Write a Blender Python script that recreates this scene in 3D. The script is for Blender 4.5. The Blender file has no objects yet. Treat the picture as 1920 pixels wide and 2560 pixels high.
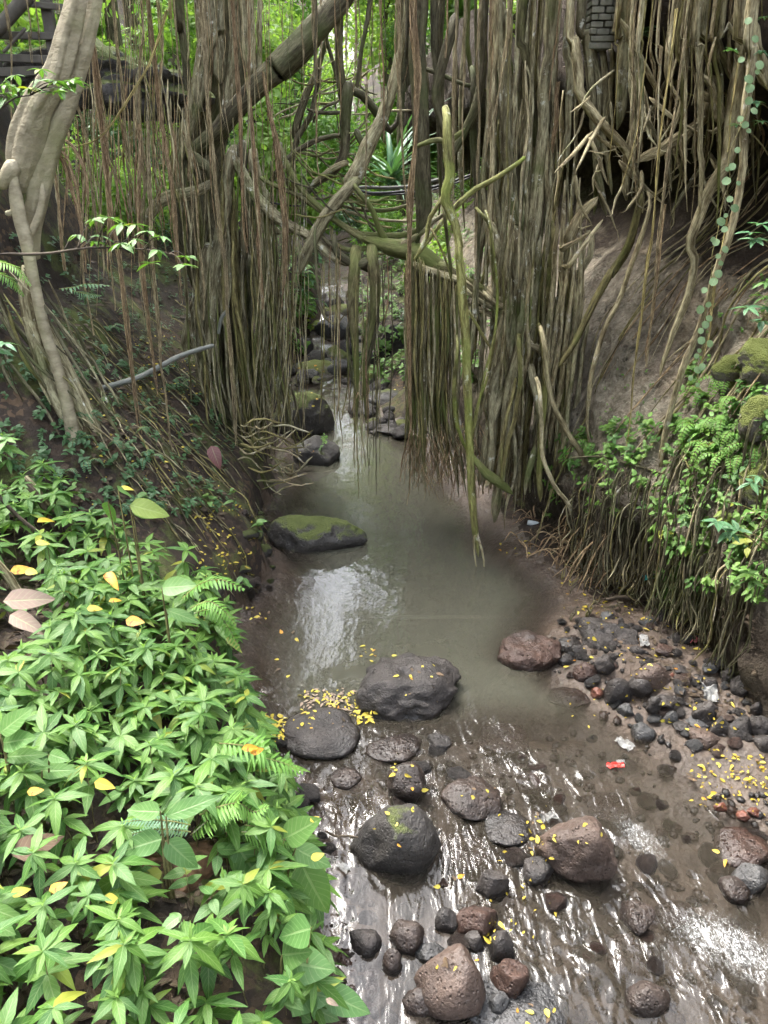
import bpy, bmesh, math, random
import numpy as np
from mathutils import Vector, Matrix, Quaternion
from mathutils.bvhtree import BVHTree

# ------------------------------------------------------------------ camera, sky, sun, exposure
SC = bpy.context.scene
CAM_H, PITCH, FPX = 4.0, math.radians(25.0), 1923.0      # metres, radians, focal length in photo pixels (1920 x 2560)
cam = bpy.data.objects.new('camera', bpy.data.cameras.new('camera'))
SC.collection.objects.link(cam); SC.camera = cam
cam.location = (0, 0, CAM_H); cam.rotation_euler = (math.pi/2 - PITCH, 0, 0)
cam.data.sensor_fit = 'VERTICAL'; cam.data.angle = 2*math.atan(1280/FPX)
cam.data.clip_start = .05; cam.data.clip_end = 400
SUN_EL, SUN_AZ = math.radians(58), math.radians(-50)     # azimuth: clockwise from +Y (the way the camera looks)
world = bpy.data.worlds.new('World'); SC.world = world; world.use_nodes = True
wn = world.node_tree; bgn = wn.nodes['Background']
sky = wn.nodes.new('ShaderNodeTexSky'); sky.sky_type = 'NISHITA'; sky.sun_disc = False
sky.sun_elevation = SUN_EL; sky.sun_rotation = SUN_AZ; sky.air_density = 1.0; sky.dust_density = 4.0; sky.ozone_density = 1.0
hsv = wn.nodes.new('ShaderNodeHueSaturation'); hsv.inputs['Saturation'].default_value = .38
wn.links.new(sky.outputs[0], hsv.inputs['Color']); wn.links.new(hsv.outputs[0], bgn.inputs[0])
bgn.inputs[1].default_value = .15
sun = bpy.data.objects.new('sun', bpy.data.lights.new('sun', 'SUN')); SC.collection.objects.link(sun)
sun.data.energy = .8; sun.data.angle = math.radians(34); sun.data.color = (1, .965, .90)
sd = Vector((math.sin(SUN_AZ)*math.cos(SUN_EL), math.cos(SUN_AZ)*math.cos(SUN_EL), math.sin(SUN_EL)))
sun.rotation_euler = sd.to_track_quat('Z', 'Y').to_euler()
vs = SC.view_settings; vs.view_transform = 'Standard'; vs.look = 'None'; vs.gamma = 1; vs.exposure = 3.38; vs.use_curve_mapping = False
SC.render.engine = 'CYCLES'
cy = SC.cycles; cy.max_bounces = 4; cy.diffuse_bounces = 1; cy.glossy_bounces = 2; cy.transmission_bounces = 2; cy.use_adaptive_sampling = True; cy.adaptive_threshold = .03
cy.transparent_max_bounces = 8; cy.caustics_reflective = False; cy.caustics_refractive = False; cy.use_denoising = True
cy.sample_clamp_indirect = 6; cy.debug_bvh_type = 'STATIC_BVH'; cy.debug_use_spatial_splits = True

# ------------------------------------------------------------------ helpers
rng = np.random.default_rng(11); random.seed(11)
COL = SC.collection
CT, ST = math.cos(PITCH), math.sin(PITCH)
def ray(px, py):
    u, v = (px - 960)/FPX, (1280 - py)/FPX
    return np.array((u, CT + v*ST, -ST + v*CT))
def at(px, py, Y):                      # the point Y metres in front that a photo pixel shows
    d = ray(px, py); p = d*(Y/d[1]); p[2] += CAM_H; return p
def depth_of(p): return p[1]*CT - (p[2] - CAM_H)*ST
def proj(p):
    d = depth_of(p); return (960 + p[0]/d*FPX, 1280 - (p[1]*ST + (p[2]-CAM_H)*CT)/d*FPX)
ZW_Y = [-8, 1.5, 3.0, 4.2, 4.95, 5.2, 11, 12, 15, 17.5, 18.2, 19.6, 20.2, 40]
ZW_Z = [-.5, -.2, -.06, .06, .12, .14, .14, .18, .34, .42, .70, .78, .98, 1.6]
_zy = np.linspace(-8, 40, 2401); _zz = np.interp(_zy, ZW_Y, ZW_Z); _k = np.hanning(47); _k /= _k.sum(); _zs = np.convolve(np.pad(_zz, 23, mode='edge'), _k, 'valid')   # no sharp breaks of slope
def zw(y): return np.interp(y, _zy, _zs)
def on_water(px, py, dz=0.0):
    d = ray(px, py); z = .1
    for _ in range(14):
        t = (z - CAM_H)/d[2]; z = .5*z + .5*(float(zw(t*d[1])) + dz)
    t = (z - CAM_H)/d[2]; p = d*t; p[2] = z; return p
def _h(i, j, k, s):
    n = (i*374761393 + j*668265263 + k*2147483647*7 + s*1274126177) & 0xffffffff
    n = ((n ^ (n >> 13))*1274126177) & 0xffffffff
    return ((n ^ (n >> 16)) & 0xffff)/65535.0
def vnoise(p, s=0):
    p = np.asarray(p, float); i = np.floor(p).astype(np.int64); f = p - i; f = f*f*(3 - 2*f); r = 0
    for a in (0, 1):
        for b in (0, 1):
            for c in (0, 1):
                w = (f[..., 0] if a else 1-f[..., 0])*(f[..., 1] if b else 1-f[..., 1])*(f[..., 2] if c else 1-f[..., 2])
                r = r + w*_h(i[..., 0]+a, i[..., 1]+b, i[..., 2]+c, s)
    return r*2 - 1
def fbm(p, o=4, s=0):
    p = np.asarray(p, float); r = 0; a = 1.0
    for k in range(o): r = r + a*vnoise(p*2**k + 17.3*k, s+k); a *= .5
    return r
def sstep(a, b, x):
    t = np.clip((np.asarray(x, float) - a)/(b - a), 0, 1); return t*t*(3 - 2*t)

def mk_mesh(name, V, F, mat=None, smooth=True, attrs=None, uv=None):
    """F: list of int arrays (n,3) or (n,4)."""
    me = bpy.data.meshes.new(name); V = np.asarray(V, np.float32); F = [np.asarray(f, np.int32) for f in F if len(f)]
    nl = sum(f.size for f in F); npoly = sum(len(f) for f in F)
    me.vertices.add(len(V)); me.vertices.foreach_set('co', V.ravel())
    me.loops.add(nl); li = np.concatenate([f.ravel() for f in F]); me.loops.foreach_set('vertex_index', li)
    me.polygons.add(npoly); tot = np.concatenate([np.full(len(f), f.shape[1], np.int32) for f in F])
    st = np.concatenate(([0], np.cumsum(tot)[:-1])).astype(np.int32)
    me.polygons.foreach_set('loop_start', st); me.polygons.foreach_set('loop_total', tot)
    me.polygons.foreach_set('use_smooth', np.full(npoly, smooth, bool))
    for k, a in (attrs or {}).items():
        a = np.asarray(a, np.float32)
        if a.ndim == 2: me.attributes.new(k, 'FLOAT_VECTOR', 'POINT').data.foreach_set('vector', a.ravel())
        else: me.attributes.new(k, 'FLOAT', 'POINT').data.foreach_set('value', a)
    if uv is not None:
        me.uv_layers.new(name='UVMap').data.foreach_set('uv', np.asarray(uv, np.float32)[li].ravel())
    me.update(calc_edges=True); me.validate()
    if mat: me.materials.append(mat)
    return me
def put(name, me, parent=None, loc=(0, 0, 0), rot=None, scale=None):
    o = bpy.data.objects.new(name, me); COL.objects.link(o); o.parent = parent; o.location = loc
    if rot is not None:
        if isinstance(rot, Quaternion): o.rotation_mode = 'QUATERNION'; o.rotation_quaternion = rot
        else: o.rotation_euler = rot
    if scale is not None: o.scale = scale if hasattr(scale, '__len__') else (scale,)*3
    return o
def tag(o, label=None, cat=None, group=None, kind=None):
    if label: o['label'] = label
    if cat: o['category'] = cat
    if group: o['group'] = group
    if kind: o['kind'] = kind
    return o
def thing(name, label, cat, loc=(0, 0, 0), group=None):
    o = bpy.data.objects.new(name, None); COL.objects.link(o); o.location = loc; o.empty_display_size = .1
    return tag(o, label, cat, group)

class MB:                                # collects geometry of ONE part
    def __init__(s): s.V = []; s.Q = []; s.T = []; s.n = 0; s.tc = []; s.rnd = []
    def add(s, V, Q=None, T=None, tc=None, rnd=0.0):
        V = np.asarray(V, float)
        if Q is not None and len(Q): s.Q.append(np.asarray(Q) + s.n)
        if T is not None and len(T): s.T.append(np.asarray(T) + s.n)
        s.V.append(V); s.n += len(V); s.tc.append(V if tc is None else tc); s.rnd.append(np.full(len(V), rnd))
        return s
    def mesh(s, name, mat, smooth=True):
        F = []
        if s.Q: F.append(np.concatenate(s.Q))
        if s.T: F.append(np.concatenate(s.T))
        return mk_mesh(name, np.concatenate(s.V), F, mat, smooth, {'tc': np.concatenate(s.tc), 'rnd': np.concatenate(s.rnd)})
    def build(s, name, mat, parent=None, smooth=True):
        loc = (0, 0, 0) if parent is None else tuple(-np.array(parent.location))
        return put(name, s.mesh(name, mat, smooth), parent, loc)

def spline(P, n):                        # Catmull-Rom through rows of P (any columns), n samples
    P = np.asarray(P, float)
    if len(P) == 2: t = np.linspace(0, 1, n)[:, None]; return P[0]*(1-t) + P[1]*t
    E = np.vstack([2*P[0]-P[1], P, 2*P[-1]-P[-2]])
    seg = np.linalg.norm(np.diff(P[:, :3], axis=0), axis=1); cum = np.concatenate(([0], np.cumsum(seg)))
    t = np.interp(np.linspace(0, cum[-1], n), cum, np.arange(len(P))); k = np.minimum(t.astype(int), len(P)-2); u = (t-k)[:, None]
    a, b, c, d = E[k], E[k+1], E[k+2], E[k+3]
    return .5*((2*b) + (c-a)*u + (2*a-5*b+4*c-d)*u*u + (3*b-a-3*c+d)*u**3)
def wiggle(n, amp, freq, seed):
    t = np.linspace(0, freq, n)
    return np.stack([amp*fbm(np.stack([t, np.full(n, 3.7*k), np.full(n, seed*.713)], 1), 3, seed % 97 + k) for k in range(3)], 1)
def tube(mb, pts, rad, sides=6, flute=0.0, nf=3, lump=0.0, seed=0, rnd=None, cap=True):
    pts = np.asarray(pts, float); n = len(pts); rad = np.broadcast_to(np.asarray(rad, float), (n,))
    tan = np.gradient(pts, axis=0); tan /= np.linalg.norm(tan, axis=1)[:, None] + 1e-9
    a = np.empty_like(pts); v = np.cross(tan[0], (0, 1., 0.) if abs(tan[0][1]) < .9 else (1., 0, 0))
    for i_ in range(n):                    # carry the frame along, so that the tube never twists
        t_ = tan[i_]; v = v - t_*(v @ t_); v = v/(math.sqrt(v @ v) + 1e-9); a[i_] = v
    b = np.cross(tan, a)
    ph = np.linspace(0, 2*np.pi, sides, endpoint=False)
    L = np.concatenate(([0], np.cumsum(np.linalg.norm(np.diff(pts, axis=0), axis=1))))
    R = rad[:, None]*np.ones((1, sides))
    if flute:
        R = R*(1 + flute*np.cos(nf*ph[None] + seed + 1.3*np.sin(L*1.1 + seed)[:, None]) + .4*flute*np.cos((2*nf+1)*ph[None] + 2*seed + L[:, None]*.9))
    if lump:
        q = np.stack([np.cos(ph)[None]*1.2 + 0*L[:, None], np.sin(ph)[None]*1.2 + 0*L[:, None], L[:, None]*3/(1+6*rad.mean()) + 0*ph[None]], -1) + seed
        R = R*(1 + lump*fbm(q, 3, seed % 50))
    V = pts[:, None] + a[:, None]*(R*np.cos(ph)[None])[..., None] + b[:, None]*(R*np.sin(ph)[None])[..., None]
    i = np.arange(n-1)[:, None]*sides; j = np.arange(sides)[None]; j2 = (j+1) % sides
    Q = np.stack([i+j, i+j2, i+sides+j2, i+sides+j], -1).reshape(-1, 4)
    r0 = max(rad.mean(), .004)
    tc = np.stack([np.broadcast_to(np.cos(ph)[None]*r0, (n, sides)), np.broadcast_to(np.sin(ph)[None]*r0, (n, sides)), np.broadcast_to(L[:, None]*.16, (n, sides))], -1).reshape(-1, 3) + np.array((seed*1.37 % 31, seed*.77 % 17, 0))
    T = None
    if cap:
        Vc = np.vstack([V.reshape(-1, 3), pts[:1], pts[-1:] + tan[-1:]*rad[-1]*.6]); N0 = n*sides; jj = np.arange(sides); k2 = (jj+1) % sides
        T = np.vstack([np.stack([k2, jj, np.full(sides, N0)], 1), np.stack([jj+(n-1)*sides, k2+(n-1)*sides, np.full(sides, N0+1)], 1)])
        V = Vc; tc = np.vstack([tc, tc[:1], tc[-1:]])
    mb.add(V.reshape(-1, 3), Q, T, tc, (seed*.6180339 % 1) if rnd is None else rnd)
# crop coordinates: my study crops of the photo were 700 px squares shown 2.37 times enlarged
CR = dict(A=(0, 0), B=(600, 0), C=(1220, 0), D=(0, 600), E=(600, 600), F=(1220, 600), G=(0, 1200), H=(600, 1300), I=(1220, 1300), J=(0, 1860), K=(600, 1860), L=(1220, 1860))
def cpx(k, x, y): return CR[k][0] + x/2.37, CR[k][1] + y/2.37
def cpath(spec, Y, r):
    """spec 'A 10,20 30,40 B 5,6': crop letters switch the crop; Y: depth or list; r: radius in crop px or list -> points, radii (m)"""
    pts = []; k = 'A'
    for w in spec.split():
        if w in CR: k = w
        else: x, y = w.split(','); pts.append(cpx(k, float(x), float(y)))
    n = len(pts); t = np.linspace(0, 1, n)
    YY = np.interp(t, np.linspace(0, 1, np.size(Y)), np.atleast_1d(Y)); RR = np.interp(t, np.linspace(0, 1, np.size(r)), np.atleast_1d(r))
    P3 = np.array([at(x, y, d) for (x, y), d in zip(pts, YY)]); R3 = np.array([q/2.37*depth_of(p)/FPX for q, p in zip(RR, P3)])
    return np.column_stack([P3, R3])
_sd = [100]
def nseed(): _sd[0] += 1; return _sd[0]
def root_mb(PR, n=None, sides=7, wig=.012, lump=.18, flute=0.0, mb=None, freq=None, nf=3, ends=True):
    L = np.linalg.norm(np.diff(PR[:, :3], axis=0), axis=1).sum()
    n = n or int(np.clip(L*11, 10, 60)); S = spline(PR, n); s = nseed()
    S[:, :3] += wiggle(n, wig, freq or max(2, L*1.8), s)
    tt_ = np.linspace(0, 1, n); r = np.maximum(S[:, 3]*(.35 + .65*sstep(0, .10, tt_))*(.30 + .70*sstep(1., .86, tt_)), .0012) if ends else np.maximum(S[:, 3], .0015)
    mb = mb or MB(); tube(mb, S[:, :3], r, sides, flute=flute, nf=nf, lump=lump, seed=s); return mb
def bundle_mb(PR, k=12, n=None, strand=.0045, spread=1.0, fray=.25):
    """a fibrous aerial root: k thin strands wound loosely round one path"""
    L = np.linalg.norm(np.diff(PR[:, :3], axis=0), axis=1).sum(); n = n or int(np.clip(L*13, 14, 64)); S = spline(PR, n)
    s0 = nseed(); S[:, :3] += wiggle(n, .02, max(2, L*1.2), s0); mb = MB(); t = np.linspace(0, 1, n)
    env = S[:, 3]*(.75 + .35*vnoise(np.stack([t*L*2.2, 0*t+s0, 0*t], 1)))
    for i in range(k):
        s = nseed(); ph = rng.uniform(0, 6.28); tw = rng.uniform(-2.2, 2.2)*L*.5; rr = env*spread*rng.uniform(.25, 1.05)
        a = ph + tw*t + .6*vnoise(np.stack([t*L*3, 0*t+s, 0*t], 1), 5)
        off = np.stack([rr*np.cos(a), rr*np.sin(a), 0*t], 1) + wiggle(n, .006, L*5, s)
        e0 = rng.integers(0, max(1, int(n*.25))) if i > 2 else 0; e1 = n - (rng.integers(0, max(1, int(n*fray))) if i > 1 else 0)
        if e1 - e0 < 5: continue
        st = strand*rng.uniform(.55, 1.5)*np.linspace(1.05, .55, e1-e0)
        tube(mb, (S[:, :3] + off)[e0:e1], st, 4, seed=s, cap=False, lump=.0)
    return mb
# ------------------------------------------------------------------ materials
class NT:
    def __init__(s, name):
        s.m = bpy.data.materials.new(name); s.m.use_nodes = True; s.t = s.m.node_tree; s.N = s.t.nodes; s.L = s.t.links
        s.p = s.N['Principled BSDF']; s.out = s.N['Material Output']
    def n(s, typ, ins=None, **kw):
        x = s.N.new('ShaderNode' + typ)
        for k, v in kw.items(): setattr(x, k, v)
        for k, v in (ins or {}).items(): s.set(x.inputs[k], v)
        return x
    def set(s, sock, v):
        if hasattr(v, 'is_output'): s.L.new(v, sock)
        else:
            if hasattr(v, '__len__') and len(v) == 3 and sock.type == 'RGBA': v = (*v, 1)
            sock.default_value = v
    def attr(s, name, vec=False): x = s.n('Attribute', attribute_name=name); return x.outputs['Vector' if vec else 'Fac']
    def co(s, what='Object'): return s.n('TexCoord').outputs[what]
    def scl(s, v, sc): return s.n('Mapping', {'Vector': v, 'Scale': sc if hasattr(sc, '__len__') else (sc,)*3}).outputs[0]
    def noise(s, v, sc=5, det=4, rough=.55, dist=0): return s.n('TexNoise', {'Vector': v, 'Scale': sc, 'Detail': det, 'Roughness': rough, 'Distortion': dist}).outputs['Fac']
    def vor(s, v, sc=5, feat='F1', out='Distance'): return s.n('TexVoronoi', {'Vector': v, 'Scale': sc}, feature=feat).outputs[out]
    def ramp(s, f, lo, hi, a=0., b=1.): return s.n('MapRange', {0: f, 1: lo, 2: hi, 3: a, 4: b}).outputs[0]
    def mix(s, f, a, b, mode='MIX'):
        x = s.n('Mix', data_type='RGBA', blend_type=mode); s.set(x.inputs[0], f); s.set(x.inputs[6], a); s.set(x.inputs[7], b); return x.outputs[2]
    def math(s, op, a, b=0.): return s.n('Math', {0: a, 1: b}, operation=op).outputs[0]
    def bump(s, h, st=.4, dist=.01, nrm=None):
        x = s.n('Bump', {'Height': h, 'Strength': st, 'Distance': dist})
        if nrm is not None: s.L.new(nrm, x.inputs['Normal'])
        return x.outputs[0]
    def rnd(s): return s.n('ObjectInfo').outputs['Random']
    def fin(s, col=None, rough=None, nrm=None, spec=None, **kw):
        if col is not None: s.set(s.p.inputs['Base Color'], col)
        if rough is not None: s.set(s.p.inputs['Roughness'], rough)
        if nrm is not None: s.set(s.p.inputs['Normal'], nrm)
        if spec is not None: s.set(s.p.inputs['Specular IOR Level'], spec)
        return s.m
def bark(name, a, b, spot=None, moss=0.0, rough=.8, fiber=False, mosscol=(.07, .10, .02)):
    t = NT(name); v = t.attr('tc', True); r = t.attr('rnd'); oi = t.rnd()
    base = t.mix(t.math('FRACT', t.math('ADD', r, oi)), a, b)
    n1 = t.noise(v, 26 if not fiber else 90, 5, .65); base = t.mix(t.ramp(n1, .38, .60), t.mix(1, base, (.26, .23, .19), 'MULTIPLY'), base); nf_ = t.noise(v, 120, 3, .6); base = t.mix(t.ramp(nf_, .35, .65), t.mix(1, base, (.6, .57, .52), 'MULTIPLY'), t.mix(1, base, (1.2, 1.2, 1.15), 'MULTIPLY'))  # bark streaks, their contrast deepened to stand in for crevice shade
    n2 = t.noise(t.co(), 2.2, 3); base = t.mix(t.ramp(n2, .35, .7, 0, .55), base, t.mix(1, base, (1.55, 1.5, 1.35), 'MULTIPLY'))
    if moss:
        n3 = t.noise(t.co(), 1.7, 5, .6); base = t.mix(t.ramp(n3, .62 - moss*.25, .78 - moss*.2, 0, .8), base, mosscol)
    if spot:
        n4 = t.noise(t.co(), 7, 5, .7); base = t.mix(t.ramp(n4, .60, .68, 0, .8), base, spot)
    h = t.math('ADD', n1, t.math('MULTIPLY', t.noise(t.co(), 30, 4), .5))
    return t.fin(base, rough, t.bump(h, .95, .018), .25)
M = {}
M['bark_pale'] = (lambda: (lambda t: (
    lambda base, n1: t.fin(base, .7, t.bump(n1, .8, .02), .25))(
        t.mix(t.ramp(t.noise(t.co(), 1.9, 5, .6), .5, .68, 0, .75), t.mix(t.ramp(t.noise(t.scl(t.co(), (3.5, 3.5, 7)), 2.2, 6, .65), .32, .70), (.20, .17, .11), (.40, .35, .245)), (.26, .255, .13)),
        t.noise(t.scl(t.co(), (6, 6, 14)), 3, 6, .7)))(NT('pale_bark')))()
M['bark'] = bark('grey_brown_bark', (.22, .205, .135), (.39, .365, .25), (.60, .60, .52), .32)
M['bark_dark'] = bark('dark_bark', (.080, .074, .048), (.155, .145, .095), None, .45, mosscol=(.055, .07, .02))
M['bark_moss'] = bark('mossy_bark', (.11, .105, .055), (.17, .155, .085), None, .75, mosscol=(.10, .125, .03))
M['root_tan'] = bark('tan_root', (.31, .275, .175), (.48, .435, .295), (.5, .46, .38), .0)
M['root_red'] = bark('reddish_fibrous_root', (.28, .19, .12), (.45, .35, .225), None, 0, .85, True)
M['root_hair'] = bark('beige_fibrous_root', (.29, .235, .15), (.45, .385, .255), None, 0, .85, True)
M['root_olive'] = bark('olive_root', (.15, .135, .06), (.27, .245, .115), None, .45, mosscol=(.12, .14, .035))
M['root_green'] = bark('yellow_green_root', (.17, .175, .065), (.27, .275, .11), (.50, .52, .40), .55, .75, mosscol=(.17, .22, .04))
M['root_yellow'] = bark('yellow_root', (.36, .31, .13), (.46, .40, .19), None, 0, .6)
M['twig'] = bark('dark_twig', (.05, .04, .03), (.10, .08, .06), None, 0)

def leafmat(name, a, b, vein=.25, rough=.42, trans=.30, blotch=None, fleck=0.0):
    t = NT(name); uv = t.co('UV'); sep = t.n('SeparateXYZ', {0: uv}); u, w = sep.outputs[0], sep.outputs[1]
    r = t.rnd(); base = t.mix(r, a, b); nz = t.noise(t.co(), 9, 3); base = t.mix(t.ramp(nz, .3, .7, 0, .45), base, t.mix(1, base, (.68, .78, .72), 'MULTIPLY'))
    ax = t.math('ABSOLUTE', t.math('SUBTRACT', w, .5))
    side = t.math('ABSOLUTE', t.math('SUBTRACT', t.math('FRACT', t.math('SUBTRACT', t.math('MULTIPLY', u, 8.), t.math('MULTIPLY', ax, 3.6))), .5))
    vn = t.math('MAXIMUM', t.ramp(ax, .025, .05, 1, 0), t.ramp(side, .03, .11, .6, 0))
    col = t.mix(t.math('MULTIPLY', vn, vein), base, t.mix(.5, base, (.36, .46, .22)))
    if name in ('whorl_leaf', 'broad_leaf'):
        col = t.mix(t.ramp(r, .96, .985, 0, .75), col, (.26, .26, .035)); col = t.mix(t.ramp(t.noise(t.n('VectorMath', {0: t.co(), 1: t.n('CombineXYZ', {0: t.math('MULTIPLY', r, 60.)}).outputs[0]}, operation='ADD').outputs[0], 11, 3, .6), .70, .74, 0, .8), col, (.14, .085, .03))
    if blotch is not None: col = t.mix(t.ramp(t.noise(t.co(), 4.5, 4, .65), .52, .66), col, blotch)
    if fleck: col = t.mix(t.ramp(t.noise(t.co(), 55, 2), .68, .72, 0, fleck), col, (.45, .48, .32))
    t.fin(col, rough, t.bump(t.math('SUBTRACT', t.math('ABSOLUTE', t.math('SUBTRACT', side, .25)), vn), .35, .004), .38)
    tr = t.n('BsdfTranslucent', {'Color': t.mix(1, col, (1.25, 1.35, .55), 'MULTIPLY')})
    mx = t.n('MixShader', {0: trans}); t.L.new(t.p.outputs[0], mx.inputs[1]); t.L.new(tr.outputs[0], mx.inputs[2]); t.L.new(mx.outputs[0], t.out.inputs[0])
    return t.m
M['leaf'] = leafmat('whorl_leaf', (.046, .128, .023), (.108, .208, .031), .5, .48, .32, fleck=.0)
M['leaf_young'] = leafmat('young_leaf', (.15, .28, .05), (.20, .32, .07), .4, .42, .35)
M['leaf_big'] = leafmat('broad_leaf', (.085, .185, .05), (.12, .225, .06), .55, .42, .28, fleck=.18)
M['leaf_vine'] = leafmat('vine_leaf', (.13, .21, .10), (.20, .29, .15), .3, .4, .3)
M['leaf_blue'] = leafmat('bluish_leaf', (.06, .15, .075), (.09, .19, .09), .45, .30, .25)
M['fern'] = leafmat('fern_leaf', (.10, .23, .04), (.17, .32, .06), .2, .42, .35)
M['leaf_yellow'] = leafmat('yellow_fallen_leaf', (.42, .30, .03), (.62, .52, .09), .25, .42, .25)
M['leaf_amber'] = leafmat('amber_fallen_leaf', (.55, .24, .02), (.62, .36, .04), .25, .42, .2, (.20, .07, .02))
M['leaf_brown'] = leafmat('brown_dry_leaf', (.05, .030, .018), (.15, .09, .055), .3, .7, .08)
M['leaf_pink'] = leafmat('pinkish_dry_leaf', (.20, .14, .11), (.27, .19, .15), .5, .75, .05)
M['leaf_purple'] = leafmat('purple_leaf', (.10, .03, .035), (.14, .05, .05), .4, .5, .1)
M['bg_light'] = leafmat('distant_light_leaf', (.16, .27, .065), (.25, .37, .10), 0, .5, .5)
M['bg_mid'] = leafmat('distant_leaf', (.10, .21, .045), (.17, .30, .065), 0, .42, .42)
M['bg_dark'] = leafmat('distant_dark_leaf', (.045, .105, .042), (.07, .14, .05), 0, .32, .22)
M['moss_leaf'] = leafmat('moss_tuft', (.10, .16, .015), (.18, .24, .03), 0, .8, .2)

def rockmat(name, a, b, moss=0., pits=.5, rough=.5, mosscol=(.055, .075, .015), tint=None):
    t = NT(name); v = t.co(); g = t.n('NewGeometry'); oi = t.rnd(); vv = t.n('VectorMath', {0: v, 1: t.n('CombineXYZ', {0: t.math('MULTIPLY', oi, 40.)}).outputs[0]}, operation='ADD').outputs[0]
    n1 = t.noise(vv, 5, 6, .65); col = t.mix(t.ramp(n1, .3, .7), a, b)
    if tint: col = t.mix(t.ramp(t.noise(vv, 2.1, 4, .6), .5, .66, 0, .75), col, tint)
    pit = t.ramp(t.vor(vv, 34), .0, .32); fine = t.noise(vv, 60, 3)
    col = t.mix(t.math('MULTIPLY', t.ramp(pit, 0, .5, 1, 0), pits*.75), col, t.mix(1, col, (.3, .3, .3), 'MULTIPLY'))
    col = t.mix(t.ramp(fine, .60, .75, 0, .35), col, (.22, .20, .18))
    h = t.math('ADD', t.math('MULTIPLY', n1, 1.2), t.math('ADD', t.math('MULTIPLY', pit, pits), t.math('MULTIPLY', fine, .35)))
    rg = t.ramp(t.noise(vv, 3, 3), .3, .7, rough-.14, rough+.2)
    if moss:
        up = t.n('SeparateXYZ', {0: g.outputs['Normal']}).outputs[2]
        mm = t.ramp(t.math('ADD', t.math('MULTIPLY', up, .55), t.noise(vv, 3.2, 6, .7)), 1.02 - moss*.5, 1.16 - moss*.5, 0, .92)
        col = t.mix(mm, col, t.mix(t.noise(vv, 40, 3), mosscol, (.13, .15, .04))); rg = t.mix(mm, rg, (.9,)*3)
        h = t.math('ADD', h, t.math('MULTIPLY', t.math('MULTIPLY', t.noise(vv, 110, 2), mm), 1.0))
    ps = t.n('SeparateXYZ', {0: g.outputs['Position']}); wl = t.ramp(ps.outputs[1], 1.5, 5.2, -.2, .14)          # wet band above the waterline
    wet = t.ramp(t.math('ADD', t.math('SUBTRACT', ps.outputs[2], wl), t.math('MULTIPLY', t.noise(vv, 6, 3), .05)), .045, .085, 1, 0)
    col = t.mix(wet, col, t.mix(1, col, (.5, .5, .5), 'MULTIPLY')); rg = t.mix(wet, rg, (.28,)*3)
    return t.fin(col, rg, t.bump(h, .9, .028), .4)
M['basalt'] = rockmat('dark_basalt', (.013, .0115, .0105), (.042, .035, .031), 0, .25, .62)
M['basalt_moss'] = rockmat('mossy_basalt', (.022, .020, .018), (.058, .052, .046), .62, .5, .5)
M['basalt_trace'] = rockmat('basalt_with_moss_traces', (.016, .0145, .0135), (.046, .041, .036), .10, .3, .6)
M['brown'] = rockmat('brown_porous_rock', (.040, .027, .021), (.088, .060, .046), 0, .45, .6)
M['redbrown'] = rockmat('red_brown_rock', (.028, .015, .011), (.066, .036, .025), 0, .6, .55, tint=(.022, .017, .015))
M['greyrock'] = rockmat('grey_rock', (.030, .030, .030), (.070, .068, .066), 0, .4, .62)
M['palerock'] = rockmat('mossy_pale_rock', (.10, .085, .072), (.19, .17, .14), .65, .3, .7, mosscol=(.085, .10, .02))
M['wet'] = rockmat('wet_dark_rock', (.016, .012, .010), (.048, .034, .027), 0, .5, .40)
M['brickred'] = rockmat('worn_red_brick', (.11, .04, .026), (.18, .07, .045), 0, .3, .6)
M['moss_rock'] = rockmat('bright_moss_rock', (.05, .045, .035), (.11, .10, .08), 1.1, .2, .85, mosscol=(.12, .145, .02))
def soil(name, a, b, moss, leaf):
    t = NT(name); v = t.co(); n1 = t.noise(v, 3.5, 7, .7); col = t.mix(t.ramp(n1, .3, .7), a, b)
    if leaf:
        c = t.vor(v, 22, 'F1', 'Color'); cs = t.n('SeparateColor', {0: c}).outputs[0]
        col = t.mix(t.math('MULTIPLY', t.ramp(cs, .62, .66, 0, leaf), t.ramp(t.noise(v, 1.3, 3), .42, .6)), col, t.mix(cs, (.07, .04, .022), (.14, .09, .05)))
    if moss: col = t.mix(t.ramp(t.noise(v, 2.0, 6, .7), .60 - moss*.2, .72 - moss*.2, 0, .85), col, t.mix(t.noise(v, 30, 3), (.045, .062, .012), (.10, .12, .03)))
    h = t.math('ADD', n1, t.math('MULTIPLY', t.noise(v, 28, 5, .7), .5))
    return t.fin(col, .82, t.bump(h, .9, .03), .3)
M['soil'] = soil('dark_forest_soil', (.013, .009, .007), (.042, .030, .021), .45, .5)
M['bed'] = (lambda t: (lambda v: t.fin(t.mix(t.ramp(t.noise(v, 2.2, 6, .65), .32, .68), (.034, .024, .017), t.mix(t.noise(v, 24, 4), (.062, .043, .029), (.115, .080, .056))), t.ramp(t.noise(v, 1.4, 3), .35, .65, .25, .75),
      t.bump(t.math('ADD', t.noise(v, 18, 6, .7), t.math('MULTIPLY', t.vor(v, 26), .6)), .8, .02), .5))(t.co()))(NT('stream_bed_silt'))
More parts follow.
